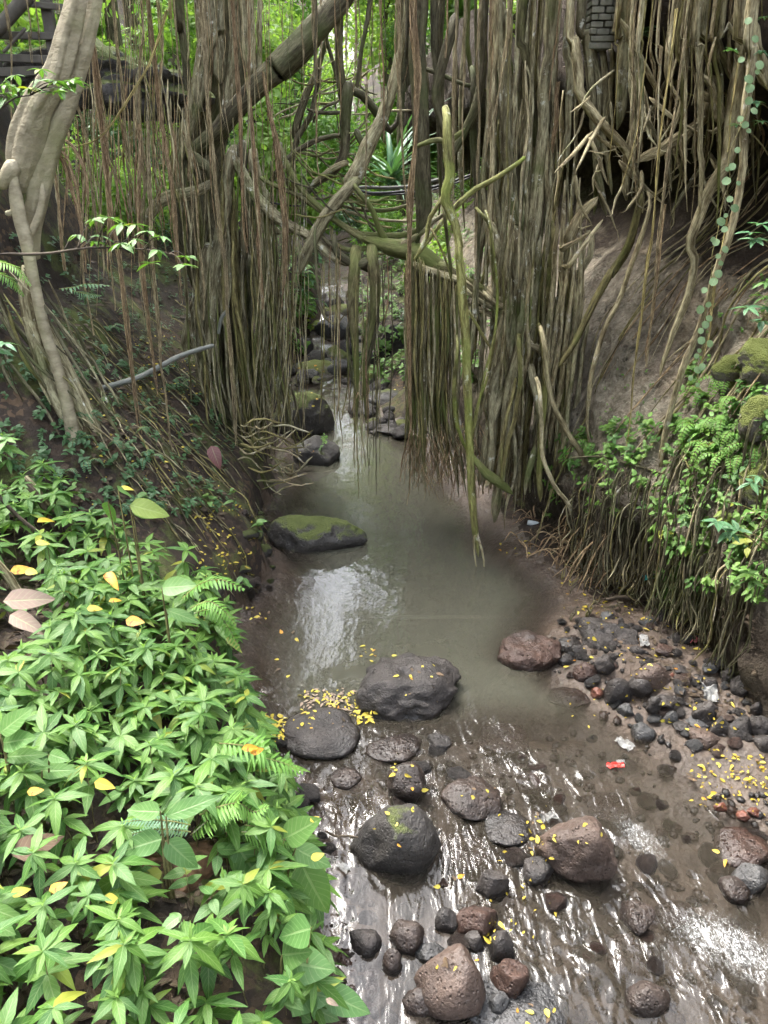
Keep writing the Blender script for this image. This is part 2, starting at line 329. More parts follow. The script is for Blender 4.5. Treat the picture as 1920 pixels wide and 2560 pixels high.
def facemat():
    t = NT('weathered_rock_face'); v = t.co()
    c = t.mix(t.ramp(t.noise(v, 1.1, 6, .6), .38, .62), (.22, .19, .145), (.42, .37, .285))
    c = t.mix(t.ramp(t.noise(t.scl(v, (1, 1, .6)), 1.6, 4, .6), .54, .68, 0, .85), c, (.46, .37, .26))
    c = t.mix(t.ramp(t.noise(t.scl(v, (1.3, 1.3, .5)), 1.35, 5, .6, .4), .58, .70, 0, .8), c, (.24, .19, .15))
    c = t.mix(t.ramp(t.noise(v, 2.7, 6, .72), .56, .68, 0, .8), c, (.27, .265, .215))
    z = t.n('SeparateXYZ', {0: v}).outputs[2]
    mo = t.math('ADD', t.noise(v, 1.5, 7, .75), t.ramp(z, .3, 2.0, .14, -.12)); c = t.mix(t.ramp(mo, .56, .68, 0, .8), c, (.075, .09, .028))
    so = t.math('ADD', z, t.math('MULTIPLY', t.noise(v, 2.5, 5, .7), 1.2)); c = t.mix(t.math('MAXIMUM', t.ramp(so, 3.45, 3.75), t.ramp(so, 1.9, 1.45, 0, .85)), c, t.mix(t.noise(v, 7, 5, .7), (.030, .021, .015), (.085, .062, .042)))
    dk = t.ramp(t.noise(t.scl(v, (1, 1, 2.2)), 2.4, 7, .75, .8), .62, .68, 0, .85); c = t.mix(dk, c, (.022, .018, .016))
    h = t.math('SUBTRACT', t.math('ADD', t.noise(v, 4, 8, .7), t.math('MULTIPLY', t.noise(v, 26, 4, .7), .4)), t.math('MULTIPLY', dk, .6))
    return t.fin(t.mix(t.ramp(t.noise(v, 9, 6, .75), .35, .62), t.mix(1, c, (.42, .40, .37), 'MULTIPLY'), c), .85, t.bump(h, 1., .16), .25)
M['face'] = facemat()
def watermat():
    t = NT('turbid_stream_water'); v = t.co(); dep = t.attr('depth'); foam = t.attr('foam'); rif = t.attr('rif'); fl = t.attr('flow', True)
    op = t.math('SUBTRACT', 1., t.math('EXPONENT', t.math('MULTIPLY', t.math('MAXIMUM', dep, 0.), -3.6)))
    murk = t.mix(t.ramp(dep, .10, .50), (.036, .029, .022), (.060, .059, .044))
    n1 = t.noise(fl, 5.0, 1.5, .45, 1.0); n2 = t.noise(fl, 17, 1.5, .45, .8); n3 = t.noise(t.scl(v, (1, .45, 1)), 9, 3, .55)
    h = t.math('ADD', t.math('MULTIPLY', t.math('ADD', n1, t.math('MULTIPLY', n2, .16)), rif), t.math('MULTIPLY', n3, .045))
    nrm = t.bump(h, 1.0, .115)
    fr = t.n('Fresnel', {'IOR': 1.333}); t.L.new(nrm, fr.inputs['Normal'])
    dif = t.n('BsdfDiffuse', {'Color': murk}); tra = t.n('BsdfTransparent'); gl = t.n('BsdfGlossy', {'Roughness': t.ramp(rif, 0, 1, .015, .06), 'Color': (1, 1, 1, 1)}); t.L.new(nrm, gl.inputs['Normal'])
    a = t.n('MixShader', {0: op}); t.L.new(tra.outputs[0], a.inputs[1]); t.L.new(dif.outputs[0], a.inputs[2])
    b = t.n('MixShader', {0: fr.outputs[0]}); t.L.new(a.outputs[0], b.inputs[1]); t.L.new(gl.outputs[0], b.inputs[2])
    fm = t.ramp(t.math('ADD', foam, t.math('MULTIPLY', t.math('SUBTRACT', t.noise(fl, 46, 6, .8, 1.5), .5), 3.4)), .85, 1.5, 0, .5)
    fd = t.n('BsdfDiffuse', {'Color': (.78, .80, .80, 1)}); c = t.n('MixShader', {0: fm}); t.L.new(b.outputs[0], c.inputs[1]); t.L.new(fd.outputs[0], c.inputs[2])
    t.L.new(c.outputs[0], t.out.inputs[0]); return t.m
M['water'] = watermat()
def plain(name, c, rough=.5, n=0., c2=None, sc=8, metal=0, bumpd=.004):
    t = NT(name); v = t.co()
    nz = t.noise(v, sc, 5, .65); col = t.mix(t.ramp(nz, .35, .65), c, c2 or tuple(q*.7 for q in c)); t.p.inputs['Metallic'].default_value = metal
    return t.fin(col, rough, t.bump(t.noise(v, sc*4, 4), .4, bumpd))
M['pipe'] = plain('weathered_grey_bamboo', (.13, .135, .115), .55, c2=(.075, .08, .065))
M['cable'] = plain('black_cable', (.012, .012, .013), .6)
M['pvc'] = plain('pale_pipe', (.10, .10, .085), .7)
M['plank'] = plain('dark_weathered_plank', (.055, .048, .04), .7, c2=(.09, .08, .065))
M['brick'] = plain('mossy_grey_brick', (.20, .19, .155), .8, c2=(.12, .125, .085), sc=14, bumpd=.01)
M['mortar'] = plain('mortar', (.07, .065, .055), .9)
M['plastic_w'] = plain('white_plastic_film', (.22, .22, .21), .5, c2=(.10, .095, .085))
M['plastic_r'] = plain('red_wrapper_film', (.75, .05, .035), .3, c2=(.68, .04, .03))
M['plastic_t'] = plain('teal_film', (.03, .22, .20), .4)
M['plastic_k'] = plain('black_film', (.02, .02, .022), .4)
M['plastic_p'] = plain('pink_wrapper_film', (.55, .14, .16), .4)
M['bottle'] = plain('clear_bottle_plastic', (.55, .60, .62), .2)
M['terra'] = plain('rust_brown_lump', (.075, .040, .022), .85, c2=(.15, .08, .04), sc=22, bumpd=.02)
# ------------------------------------------------------------------ the setting: ground, water, right bank
LE = [on_water(*p) for p in [(860, 2640), (850, 2560), (815, 2400), (790, 2250), (760, 2100), (720, 1980), (640, 1830), (595, 1740), (585, 1620), (600, 1560), (645, 1500), (680, 1450), (670, 1350), (680, 1250), (690, 1180), (690, 1100), (700, 1020), (725, 960), (740, 920), (765, 880), (770, 850), (795, 810), (800, 780)]]
RE = [on_water(*p) for p in [(2150, 2640), (2060, 2300), (1960, 2160), (1900, 2060), (1800, 1985), (1715, 1900), (1610, 1820), (1520, 1740), (1450, 1690), (1385, 1640), (1400, 1570), (1440, 1500), (1410, 1450), (1350, 1415), (1300, 1380), (1265, 1335), (1230, 1290), (1195, 1240), (1130, 1160), (1060, 1090), (1000, 1060), (945, 1040), (935, 960), (920, 900), (905, 860), (885, 825), (870, 795), (865, 775)]]
LEy, LEx = [-8, 0] + [p[1] for p in LE] + [40], [.3, .1] + [p[0] for p in LE] + [-3.0]
REy, REx = [-8, 0] + [p[1] for p in RE] + [40], [3.2, 2.9] + [p[0] for p in RE] + [-1.5]
def xl(y): return np.interp(y, LEy, LEx)
def xr(y): return np.interp(y, REy, REx)
# foot of the right bank wall
WB = [(3.6, -3.0), (3.45, 1.0), (3.35, 3.2), (2.92, 4.5), (2.70, 5.1), (2.46, 5.7), (2.38, 6.2), (2.25, 6.75), (1.98, 7.35), (1.78, 8.0), (1.62, 8.8), (1.35, 9.8), (1.15, 11.0), (1.1, 12.5), (.9, 15), (.6, 18), (.3, 24)]
WBy, WBx = [p[1] for p in WB], [p[0] for p in WB]
def xwall(y): return np.interp(y, WBy, WBx)
def ground_z(x, y):
    x, y = np.broadcast_arrays(np.asarray(x, float), np.asarray(y, float))
    jit = .10*fbm(np.stack([x*1.6, y*1.6, 0*x], -1), 3, 3)*sstep(1, 4, y)
    dl = xl(y) - x + jit; dr = x - xr(y) + jit; w = zw(y)
    rif = sstep(5.15, 4.5, y); far = sstep(10.5, 12, y)
    maxd = .62*(1-rif)*(1-far) + .16*rif + .16*far
    ins = np.minimum(-dl, -dr)
    z = w - maxd*sstep(0, .9 - .5*rif, ins) - .01
    # left bank
    near = sstep(6.6, 5.2, y); d = np.maximum(dl, 0)
    hn = .62*sstep(0, .32, d) + .34*d + .06*d*d*sstep(2, 5, d)
    hf = .30*sstep(0, .18, d) + .98*d
    hf = np.where(hf > 2.55, 2.55 + (hf-2.55)*3.2, hf); hf = np.where(hf > 4.6, 4.6 + (hf-4.6)*.06, hf)
    hfar = .6*sstep(0, .4, d) + .75*d
    hl = near*hn + (1-near)*((1-far)*hf + far*hfar)
    # right bar and the ground behind the wall
    d2 = np.maximum(dr, 0); bar = .10*sstep(0, .5, d2) + .05*d2
    dwall = np.maximum(x - xwall(y) - .25, 0)
    hr = bar + dwall*(1.0 + .2*far) + far*(.35*d2)
    hr = np.where(hr > 5, 5 + (hr-5)*.25, hr)
    z = z + np.where(dl > 0, hl, 0) + np.where(dr > 0, hr, 0)
    q = np.stack([x, y, 0*x], -1)
    z = z + .035*fbm(q*3.1, 4, 9)*(.35 + sstep(0, .3, np.maximum(dl, dr))) + .012*fbm(q*13, 3, 21)
    z = z + sstep(24, 60, y)*16
    return z
gx = np.concatenate([-9 - (np.geomspace(1, 60, 26)-1)[::-1], np.linspace(-8.9, -3.6, 70), np.linspace(-3.56, 3.6, 190), np.linspace(3.7, 9, 36), 9.1 + (np.geomspace(1, 60, 24)-1)])
gy = np.concatenate([-3 - (np.geomspace(1, 50, 18)-1)[::-1], np.linspace(-2.8, 1.0, 16), np.linspace(1.04, 9.0, 220), np.linspace(9.08, 22, 120), np.geomspace(22.3, 120, 50)])
X, Y = np.meshgrid(gx, gy); Z = ground_z(X, Y)
nx, ny = len(gx), len(gy)
def gridq(nx, ny):
    i = np.arange(ny-1)[:, None]*nx + np.arange(nx-1)[None]; return np.stack([i, i+1, i+nx+1, i+nx], -1).reshape(-1, 4)
GV = np.stack([X, Y, Z], -1).reshape(-1, 3); GQ = gridq(nx, ny)
# two sheets' worth of material on one mesh: silt in and beside the stream, soil on the banks
gme = mk_mesh('ground', GV, [GQ], M['bed'])
gme.materials.append(M['soil'])
cx, cyy = GV[GQ[:, 0], 0], GV[GQ[:, 0], 1]
nz = .12*fbm(np.stack([cx*4, cyy*4, 0*cx], 1), 3, 4)
gme.polygons.foreach_set('material_index', ((xl(cyy) - cx + nz > .08) | (cx - xwall(cyy) + nz > -.05) | ((cyy > 6.7) & (cx - xr(cyy) + nz > .10))).astype(np.int32))
ground = tag(put('ground', gme), 'dark soil banks and silty bed of the jungle stream', kind='structure')
_gx, _gy, _GZ = gx.tolist(), gy.tolist(), Z
import bisect
def gz1(x, y):                             # height of the ground sheet
    i = min(max(bisect.bisect_right(_gx, x) - 1, 0), nx-2); j = min(max(bisect.bisect_right(_gy, y) - 1, 0), ny-2)
    a = (x-_gx[i])/(_gx[i+1]-_gx[i]); b = (y-_gy[j])/(_gy[j+1]-_gy[j])
    return float((_GZ[j, i]*(1-a) + _GZ[j, i+1]*a)*(1-b) + (_GZ[j+1, i]*(1-a) + _GZ[j+1, i+1]*a)*b)

# water
wx = np.concatenate([np.linspace(-3.2, -1.65, 30), np.linspace(-1.62, 3.6, 300)])
wy = np.concatenate([np.linspace(-6, 1.6, 14), np.linspace(1.62, 5.7, 250), np.linspace(5.74, 12, 110), np.linspace(12.1, 24, 110)])
WX, WY = np.meshgrid(wx, wy)
rif = sstep(5.15, 4.55, WY + .35*vnoise(np.stack([WX*1.5, WY*0, 0*WX], -1), 2)*1.0 + .22*(WX-.4)*(WX < 1.8))
rif = np.maximum(rif*.9, .75*sstep(11.6, 12.6, WY)); calm = sstep(1.15, 1.9, WX)*sstep(2.9, 3.7, WY)*sstep(5.0, 4.4, WY)
rif = rif*(1 - .75*calm)*(.14 + .92*sstep(-.35, .55, fbm(np.stack([WX*1.3, WY*1.0, 0*WX+5], -1), 2, 41))) *.48 + .020
ang = np.interp(WX, [-1, .0, .8, 2.6], [-.22, -.05, .42, .78])   # heading of the current, from straight towards the camera to the right
ang = np.where(WY > 6, -.1, ang)
fu = WX*np.cos(ang) + WY*np.sin(ang); fv = -WX*np.sin(ang) + WY*np.cos(ang)
flow = np.stack([fu, fv*.72, 0*fu], -1)
WZ = zw(WY) + rif*(.026*fbm(np.stack([fu*5, fv*3.6, 0*fu], -1), 2, 31) + .0035*fbm(np.stack([fu*14, fv*9, 0*fu], -1), 2, 35))
BED = ground_z(WX, WY)
foam = np.zeros_like(WX)
for px, py, r, a in [(1600, 2095, .17, 1.0), (1570, 2075, .10, .9), (1640, 2130, .13, .8), (1700, 2330, .16, .8), (1760, 2340, .20, 1.0), (1840, 2370, .24, 1.05), (1900, 2400, .22, 1.0), (1660, 2290, .09, .6), (1680, 2400, .16, .75), (1750, 2460, .16, .7), (1810, 2500, .14, .6),
                     (1530, 2300, .08, .6), (1500, 2420, .10, .5), (1730, 2180, .10, .45), (1450, 2480, .10, .45), (1010, 1870, .12, .35), (870, 2030, .12, .3), (1350, 1980, .14, .3), (815, 800, .4, .8), (850, 770, .5, .8), (880, 790, .4, .7), (835, 835, .35, .9), (800, 905, .3, .9), (830, 930, .35, .9), (870, 960, .35, .8), (845, 1040, .4, .6), (890, 880, .3, .8), (790, 848, .26, 1.1), (815, 868, .3, 1.1), (840, 880, .3, .7), (800, 820, .2, 1.0), (860, 940, .4, .45), (850, 990, .35, .35), (1180, 1740, .08, .4), (1240, 1775, .07, .4)]:
    c = on_water(px, py); du = (WX-c[0]); dv = (WY-c[1])
    foam = np.maximum(foam, a*np.exp(-((du*np.cos(ang)+dv*np.sin(ang))**2 + .35*(-du*np.sin(ang)+dv*np.cos(ang))**2)/(r*r)))
WV = np.stack([WX, WY, WZ], -1).reshape(-1, 3); WQ = gridq(len(wx), len(wy))
keep = ((WZ - BED) > -.05).reshape(-1); WQ = WQ[keep[WQ].any(1)]
wme = mk_mesh('stream_water', WV, [WQ], M['water'], attrs={'depth': (zw(WY)-BED).ravel(), 'foam': foam.ravel(), 'rif': rif.ravel(), 'flow': flow.reshape(-1, 3)})
tag(put('stream_water', wme), 'murky grey green stream water with a calm pool and a rocky riffle', kind='structure')

# right bank: a wall swept along its foot, with a hollow under the root mass
bs = spline(np.array([(x, y, 0) for x, y in WB]), 260); bt = np.gradient(bs, axis=0); bt /= np.linalg.norm(bt, axis=1)[:, None]
bn = np.stack([bt[:, 1], -bt[:, 0], 0*bt[:, 0]], 1)                      # away from the stream
SECz = [-.35, .0, .35, .8, 1.3, 1.9, 2.5, 2.95, 3.2, 3.45, 3.9, 4.3, 4.5, 4.8, 5.6, 6.6, 7.5, 8.5]
SECo = [.08, .05, .0, -.10, -.10, .12, .42, .70, 1.0, 1.35, 1.55, 1.3, .65, .40, .45, 1.3, 3.2, 7.0]
nt_ = 110; tt = np.linspace(0, len(SECz)-1, nt_); sec = spline(np.array([(o, z, 0) for o, z in zip(SECo, SECz)]), nt_)
def wall_pt(s, k):                        # s in 0..259, k in 0..nt_-1 (floats)
    i = min(int(s), 258); a = s - i; b = bs[i]*(1-a) + bs[i+1]*a; n = bn[i]*(1-a) + bn[i+1]*a
    j = min(int(k), nt_-2); c = k - j; o, z = sec[j][:2]*(1-c) + sec[j+1][:2]*c
    return b + n*o + np.array((0, 0, z))
RV = bs[:, None, :] + bn[:, None, :]*sec[None, :, 0:1] + np.array((0, 0, 1.))*sec[None, :, 1:2]
q = RV.copy(); disp = .17*fbm(q*.9, 3, 61) + .10*fbm(q*2.6, 4, 66) + .05*np.abs(fbm(q*5, 4, 68))
block = vnoise(np.floor(q*np.array((1.2, 1.2, 1.5)) + .35*fbm(q*2, 2, 7)[..., None]), 4)*.05
fadeb = np.linspace(0, 1, nt_)[None, :, None]
RV = RV - bn[:, None, :]*((disp + block)[..., None])*sstep(0, .05, fadeb)
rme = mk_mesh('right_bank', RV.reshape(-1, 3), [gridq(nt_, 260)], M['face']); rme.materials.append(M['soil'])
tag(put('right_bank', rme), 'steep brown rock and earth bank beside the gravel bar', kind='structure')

# ------------------------------------------------------------------ rocks
_ico = {}
def ico(k):
    if k not in _ico:
        b = bmesh.new(); bmesh.ops.create_icosphere(b, subdivisions=k, radius=1); b.verts.ensure_lookup_table()
        _ico[k] = (np.array([v.co[:] for v in b.verts]), np.array([[v.index for v in f.verts] for f in b.faces])); b.free()
    return _ico[k]
def rock_mesh(seed, r, sub=4, ang=.5, rough=.10, mat=None, name='rock_mesh'):
    V, F = ico(sub); V = V.copy(); g = np.random.default_rng(seed)
    V = V*(1 + .22*fbm(V*.9 + seed, 2, seed % 40)[:, None])
    for _ in range(int(5 + 9*ang)):
        n = g.normal(size=3); n /= np.linalg.norm(n); h = g.uniform(.55, .92) if ang > .3 else g.uniform(.72, .98)
        d = V @ n - h; V = V - n*np.maximum(d, 0)[:, None]*(.55 + .4*ang)
    V = V*np.asarray(r)
    m = float(np.mean(r)); q = V/m
    nr = q/np.maximum(np.linalg.norm(q, axis=1), .2)[:, None]
    V = V + nr*(m*rough*(fbm(q*2.1 + seed, 5, seed % 31) + .5*np.abs(fbm(q*5 + seed, 3, 5)) - .2))[:, None]
    return mk_mesh(name, V, [F], mat)
SURF = []                                  # (object name for labels, verts, tris) for dropping things on surfaces
ROCKS = []
def boulder(box, mat, label, ang=.4, rough=.10, sink=.30, name='boulder', dz=0.0, ydepth=.85, group=None, hmul=1.0, rot=None, short=None, cat='boulder'):
    x0, y0, x1, y1 = box; cxp = (x0+x1)/2; p = on_water(cxp, y1, dz); d = depth_of(p); rx = (x1-x0)/2*d/FPX
    al = math.atan2(CAM_H - p[2], p[1]); ry = rx*ydepth
    hv = (y1-y0)*d/FPX                     # what the eye sees: height and depth together
    h = (hv - 1.35*ry*math.sin(al))/math.cos(al)
    h = float(np.clip(h, .28*rx, 1.7*rx))*hmul
    rz = h*(.5 + sink); seed = nseed()
    sub = 5 if rx > .2 else 4
    me = rock_mesh(seed, (rx*1.08, ry*1.08, rz*1.05), sub, ang, rough, M[mat], name)
    o = put(name, me, None, (p[0], p[1] + ry*.86, p[2] + h - rz), (0, 0, 0 if rot is None else rot))
    tag(o, label, cat, group); ROCKS.append((o, short or 'boulder')); return o
B = boulder
B((885, 1600, 1165, 1800), 'basalt', 'largest black boulder at the lip of the pool, sloping down to the right', .5, .13, hmul=.72, short='large black boulder at the pool lip')
B((697, 1773, 904, 1884), 'basalt', 'rounded black boulder scattered with yellow leaves, beside the floating leaf raft', .15, .05, short='rounded black boulder by the leaf raft')
B((660, 1252, 885, 1378), 'basalt_moss', 'long flat mossy boulder jutting from the left bank into the pool', .4, .08, ydepth=.45, hmul=.72, short='long mossy boulder')
B((965, 1900, 1077, 2003), 'wet', 'upright dark wet boulder just above the big round boulder', .5, .10, short='upright wet boulder')
B((888, 2003, 1096, 2188), 'basalt_trace', 'big round black boulder with a trace of moss in the middle of the riffle', .35, .06, short='big round boulder in the riffle')
B((1127, 1940, 1281, 2045), 'wet', 'flat dark slab in the riffle, right of the upright wet boulder', .6, .08, hmul=.7, short='flat dark slab')
B((1210, 2046, 1342, 2113), 'basalt', 'low smooth dark boulder touching the brown porous boulder', .3, .06, short='low smooth boulder')
B((1366, 2036, 1559, 2214), 'brown', 'brown porous boulder beside the white water', .35, .10, short='brown porous boulder')
B((1044, 2372, 1232, 2533), 'brown', 'large squarish brown boulder at the bottom of the photo', .5, .07, short='large squarish brown boulder')
B((1236, 2371, 1325, 2495), 'redbrown', 'pointed red brown rock right of the squarish boulder', .55, .10, short='pointed red brown rock')
B((1140, 2258, 1250, 2347), 'redbrown', 'flat red brown rock behind the black angular stones', .5, .08, hmul=.8, short='flat red brown rock')
B((1090, 2252, 1147, 2331), 'basalt', 'upright black stone leaning on the flat red brown rock', .5, .06, short='upright black stone')
B((978, 2305, 1062, 2376), 'wet', 'smooth black stone in the middle of the row of black stones', .25, .06, short='smooth black stone')
B((952, 2366, 1007, 2433), 'wet', 'egg shaped black stone in front of the row', .05, .03, short='egg shaped black stone')
B((870, 2330, 956, 2393), 'basalt', 'leftmost black stone in the row of black stones', .7, .08, short='leftmost black stone')
B((1043, 2360, 1110, 2410), 'greyrock', 'small angular grey stone behind the squarish boulder', .9, .05, short='small angular grey stone')
B((1165, 2326, 1216, 2381), 'basalt', 'black angular stone beside the brick shaped one', .9, .05, short='black angular stone')
B((1208, 2326, 1294, 2402), 'basalt', 'black brick shaped stone above the pointed red brown rock', 1., .04, short='black brick shaped stone')
B((1193, 2168, 1273, 2246), 'basalt', 'black pointed stone between the round boulder and the brown porous boulder', .6, .06, short='black pointed stone')
B((1309, 2145, 1387, 2210), 'basalt', 'black stone tucked under the left side of the brown porous boulder', .6, .07, short='tucked black stone')
B((1807, 2086, 1955, 2170), 'redbrown', 'red brown boulder at the right edge above the white water', .4, .07, short='red brown boulder at the right edge')
B((1800, 2195, 1880, 2254), 'wet', 'wet black stone below the red brown edge boulder', .4, .06, short='wet black stone')
B((1845, 2160, 1935, 2238), 'greyrock', 'grey stone under the red brown edge boulder', .7, .06, short='grey stone')
B((1572, 2468, 1671, 2542), 'wet', 'smooth dark egg shaped boulder at the bottom edge in the current', .05, .03, short='smooth egg shaped boulder')
B((1524, 2354, 1678, 2461), 'redbrown', 'low red brown boulder washed over by the current', .3, .05, dz=-.07, hmul=.55, short='washed over boulder')
B((1555, 2250, 1648, 2330), 'wet', 'dark wet boulder at the head of the lower white water', .4, .06, hmul=.7, short='dark wet boulder')
B((1648, 2250, 1745, 2318), 'redbrown', 'brown boulder under thin water beside the lower white water', .3, .06, dz=-.07, hmul=.5, short='brown washed boulder')
B((1185, 2490, 1425, 2600), 'greyrock', 'flat grey slab with yellow leaves cut by the bottom edge', .5, .05, hmul=.6, short='flat grey slab')
B((1224, 2461, 1279, 2542), 'greyrock', 'slanting purple grey shard between the bottom rocks', 1., .03, short='purple grey shard')
B((1012, 2482, 1088, 2545), 'wet', 'wet brown stone under the squarish boulder', .4, .06, short='wet brown stone')
B((826, 1921, 904, 1968), 'wet', 'small flat wet rock with leaves near the left shore', .4, .06, short='small flat wet rock')
B((925, 1838, 1054, 1905), 'wet', 'low wet rock below the largest black boulder', .4, .08, hmul=.7, short='low wet rock')
B((1066, 1832, 1132, 1874), 'basalt', 'small two toned angular stone in the riffle', .9, .05, short='small angular stone')
B((1090, 2103, 1222, 2174), 'redbrown', 'glossy red brown rock right of the big round boulder', .4, .07, dz=-.07, hmul=.6, short='glossy red brown rock')
B((1258, 1584, 1404, 1668), 'redbrown', 'rough red brown boulder at the tip of the gravel bar', .3, .12, short='rough red brown boulder')
B((1463, 1546, 1610, 1633), 'basalt', 'long dark boulder with two humps on the gravel bar', .35, .10, dz=.06, short='long dark boulder')
B((1200, 1835, 1330, 1880), 'redbrown', 'submerged brown rock beside the running water', .3, .06, dz=-.07, hmul=.35, short='submerged brown rock')
B((1290, 1900, 1380, 1985), 'redbrown', 'drowned brown rock in the middle of the riffle', .3, .06, dz=-.07, hmul=.35, short='drowned brown rock')
B((1380, 1700, 1480, 1770), 'redbrown', 'drowned rock off the gravel bar', .3, .06, hmul=.35, dz=-.05, short='drowned rock')
B((1480, 1990, 1600, 2060), 'redbrown', 'brown rock under the water above the upper white water', .4, .06, dz=-.07, hmul=.4, short='brown rock under the water')
# far boulders upstream
B((690, 967, 820, 1087), 'basalt_moss', 'tall round mossy boulder at the left shore, behind the smaller leafy one', .25, .06, short='tall mossy boulder')
B((727, 1068, 851, 1160), 'basalt_trace', 'angular boulder with small green plants on top at the left shore', .6, .06, short='angular boulder with plants')
B((728, 883, 847, 940), 'palerock', 'flat mossy boulder below the little waterfall', .4, .05, hmul=.8, short='flat mossy boulder')
B((800, 788, 888, 842), 'greyrock', 'grey dome boulder behind the little waterfall', .3, .06)
B((808, 758, 874, 790), 'palerock', 'pale flat boulder upstream, behind the grey dome boulder', .3, .06)
B((888, 790, 974, 840), 'palerock', 'bright mossy boulder upstream beside the grey dome boulder', .3, .06)
B((928, 820, 1035, 915), 'basalt_trace', 'big tilted dark slab upstream on the right shore', .7, .06, ydepth=.6)
B((942, 890, 1030, 932), 'basalt', 'dark block under the tilted slab upstream', .8, .05)
B((735, 795, 786, 888), 'basalt', 'dark upright boulder left of the little waterfall', .5, .06)
B((912, 968, 1030, 1016), 'basalt_trace', 'low mossy ledge on the far gravel bar', .7, .05)
B((856, 998, 952, 1037), 'basalt', 'low dark slab reaching into the current upstream', .6, .05)
B((930, 1053, 1028, 1088), 'basalt', 'flat dark stone at the near end of the far gravel bar', .8, .05)
B((826, 850, 889, 897), 'basalt', 'dark boulder right of the little waterfall', .5, .06)
B((926, 948, 990, 982), 'basalt', 'dark stone on top of the far gravel bar', .6, .05)
B((785, 735, 865, 784), 'basalt_trace', 'far dark boulder at the bend of the stream', .5, .06)
B((865, 735, 960, 780), 'brown', 'far reddish earth boulder at the bend of the stream', .3, .08)
# gravel bar stones placed one by one (crop I)
for (a, b, c, d, m, an, lab) in [
    (690, 880, 852, 1102, 'basalt', .5, 'dark upright stone with yellow leaves on the bar front'), (888, 848, 1082, 1012, 'brown', .4, 'large light brown stone in the middle of the gravel bar'),
    (523, 848, 657, 957, 'redbrown', .3, 'rounded red brown stone standing in shallow water'), (863, 1203, 997, 1317, 'greyrock', .05, 'round grey cobble alone in the shallow water'),
    (1198, 1223, 1387, 1342, 'brown', .4, 'smooth brown stone at the right end of the bar front'), (1418, 1148, 1572, 1317, 'basalt', .6, 'big black wedge shaped stone at the right of the bar'),
    (1235, 1008, 1367, 1192, 'basalt', .35, 'black stone under the white plastic bag'), (1458, 928, 1592, 1037, 'basalt', .2, 'dark rounded stone beneath the hanging root fringe'),
    (1552, 1148, 1720, 1272, 'basalt', .5, 'black stone at the right edge of the photo'), (1590, 1268, 1720, 1372, 'basalt', .2, 'rounded dark stone at the right edge, nearest the water'),
    (643, 798, 757, 902, 'basalt', .3, 'dark cobble behind the red brown stone'), (430, 688, 572, 772, 'basalt', .6, 'dark angular stone next to the rough red brown boulder'),
    (493, 738, 572, 797, 'basalt', .4, 'small dark stone below the long dark boulder'), (418, 788, 522, 867, 'basalt', .5, 'dark stone at the water edge below the dark angular stone'),
    (918, 558, 1012, 637, 'greyrock', .8, 'pale grey angular stone at the top of the bar'), (663, 538, 762, 607, 'greyrock', 1., 'thin grey slab behind the long dark boulder'),
    (1083, 668, 1167, 737, 'basalt', .3, 'dark stone near the pink wrapper'), (848, 743, 927, 802, 'basalt', .3, 'dark round cobble below the white rag'),
    (1000, 738, 1117, 802, 'redbrown', .5, 'reddish brown stone near the back of the bar'), (773, 1078, 877, 1172, 'greyrock', .9, 'angular grey stone at the bar front beside the upright stone'),
    (1048, 1118, 1142, 1202, 'greyrock', .8, 'pale angular stone near the bar front'), (948, 1038, 1037, 1132, 'basalt', .5, 'black stone before the large light brown one'),
    (848, 898, 982, 1042, 'basalt', .5, 'dark stone leaning on the large light brown one'), (983, 1028, 1117, 1107, 'basalt', .6, 'flat black stone in front of the light brown one'),
    (1278, 918, 1372, 1002, 'basalt', .4, 'dark stone behind the plastic bag'), (1383, 868, 1462, 952, 'basalt', .6, 'dark stone by the white root splinter'),
    (1278, 843, 1372, 907, 'greyrock', .3, 'grey rounded stone by the root fringe'), (1208, 913, 1282, 972, 'basalt', .4, 'small dark stone amid the yellow leaves'),
    (1098, 858, 1202, 912, 'basalt', .6, 'flat dark stone behind the brick fragment'), (608, 993, 692, 1067, 'brickred', .7, 'broken red brick fragment in the shallow water'),
    (1333, 1128, 1452, 1282, 'basalt', .6, 'dark slanting stone beside the wedge shaped one'), (1100, 1200, 1205, 1240, 'basalt', .6, 'thin dark stone at the water edge'),
    (1190, 1160, 1350, 1235, 'greyrock', .7, 'flat grey stone behind the smooth brown one'), (1070, 900, 1115, 940, 'brickred', .8, 'small orange brick fragment on the bar'), (1570, 1070, 1650, 1150, 'basalt', .5, 'dark stone close under the roots')]:
    q0, q1 = cpx('I', a, b), cpx('I', c, d); pz = on_water((q0[0]+q1[0])/2, q1[1]); dz = gz1(pz[0], pz[1]) - pz[2]
    B((q0[0], q0[1], q1[0], q1[1]), m, lab, an, .07, dz=max(dz, -.03), name='stone', short=lab, cat='stone')
for (x0, y0, x1, y1, lab) in [(1790, 2005, 1822, 2030, 'red brick piece nearest the gravel spit'), (1845, 2025, 1878, 2052, 'red brick piece with a pale broken face'), (1872, 2020, 1905, 2042, 'red brick piece at the right of the spit')]:
    B((x0, y0, x1, y1), 'brickred', lab, 1., .03, name='brick_fragment', dz=.01, short=lab, cat='brick piece')
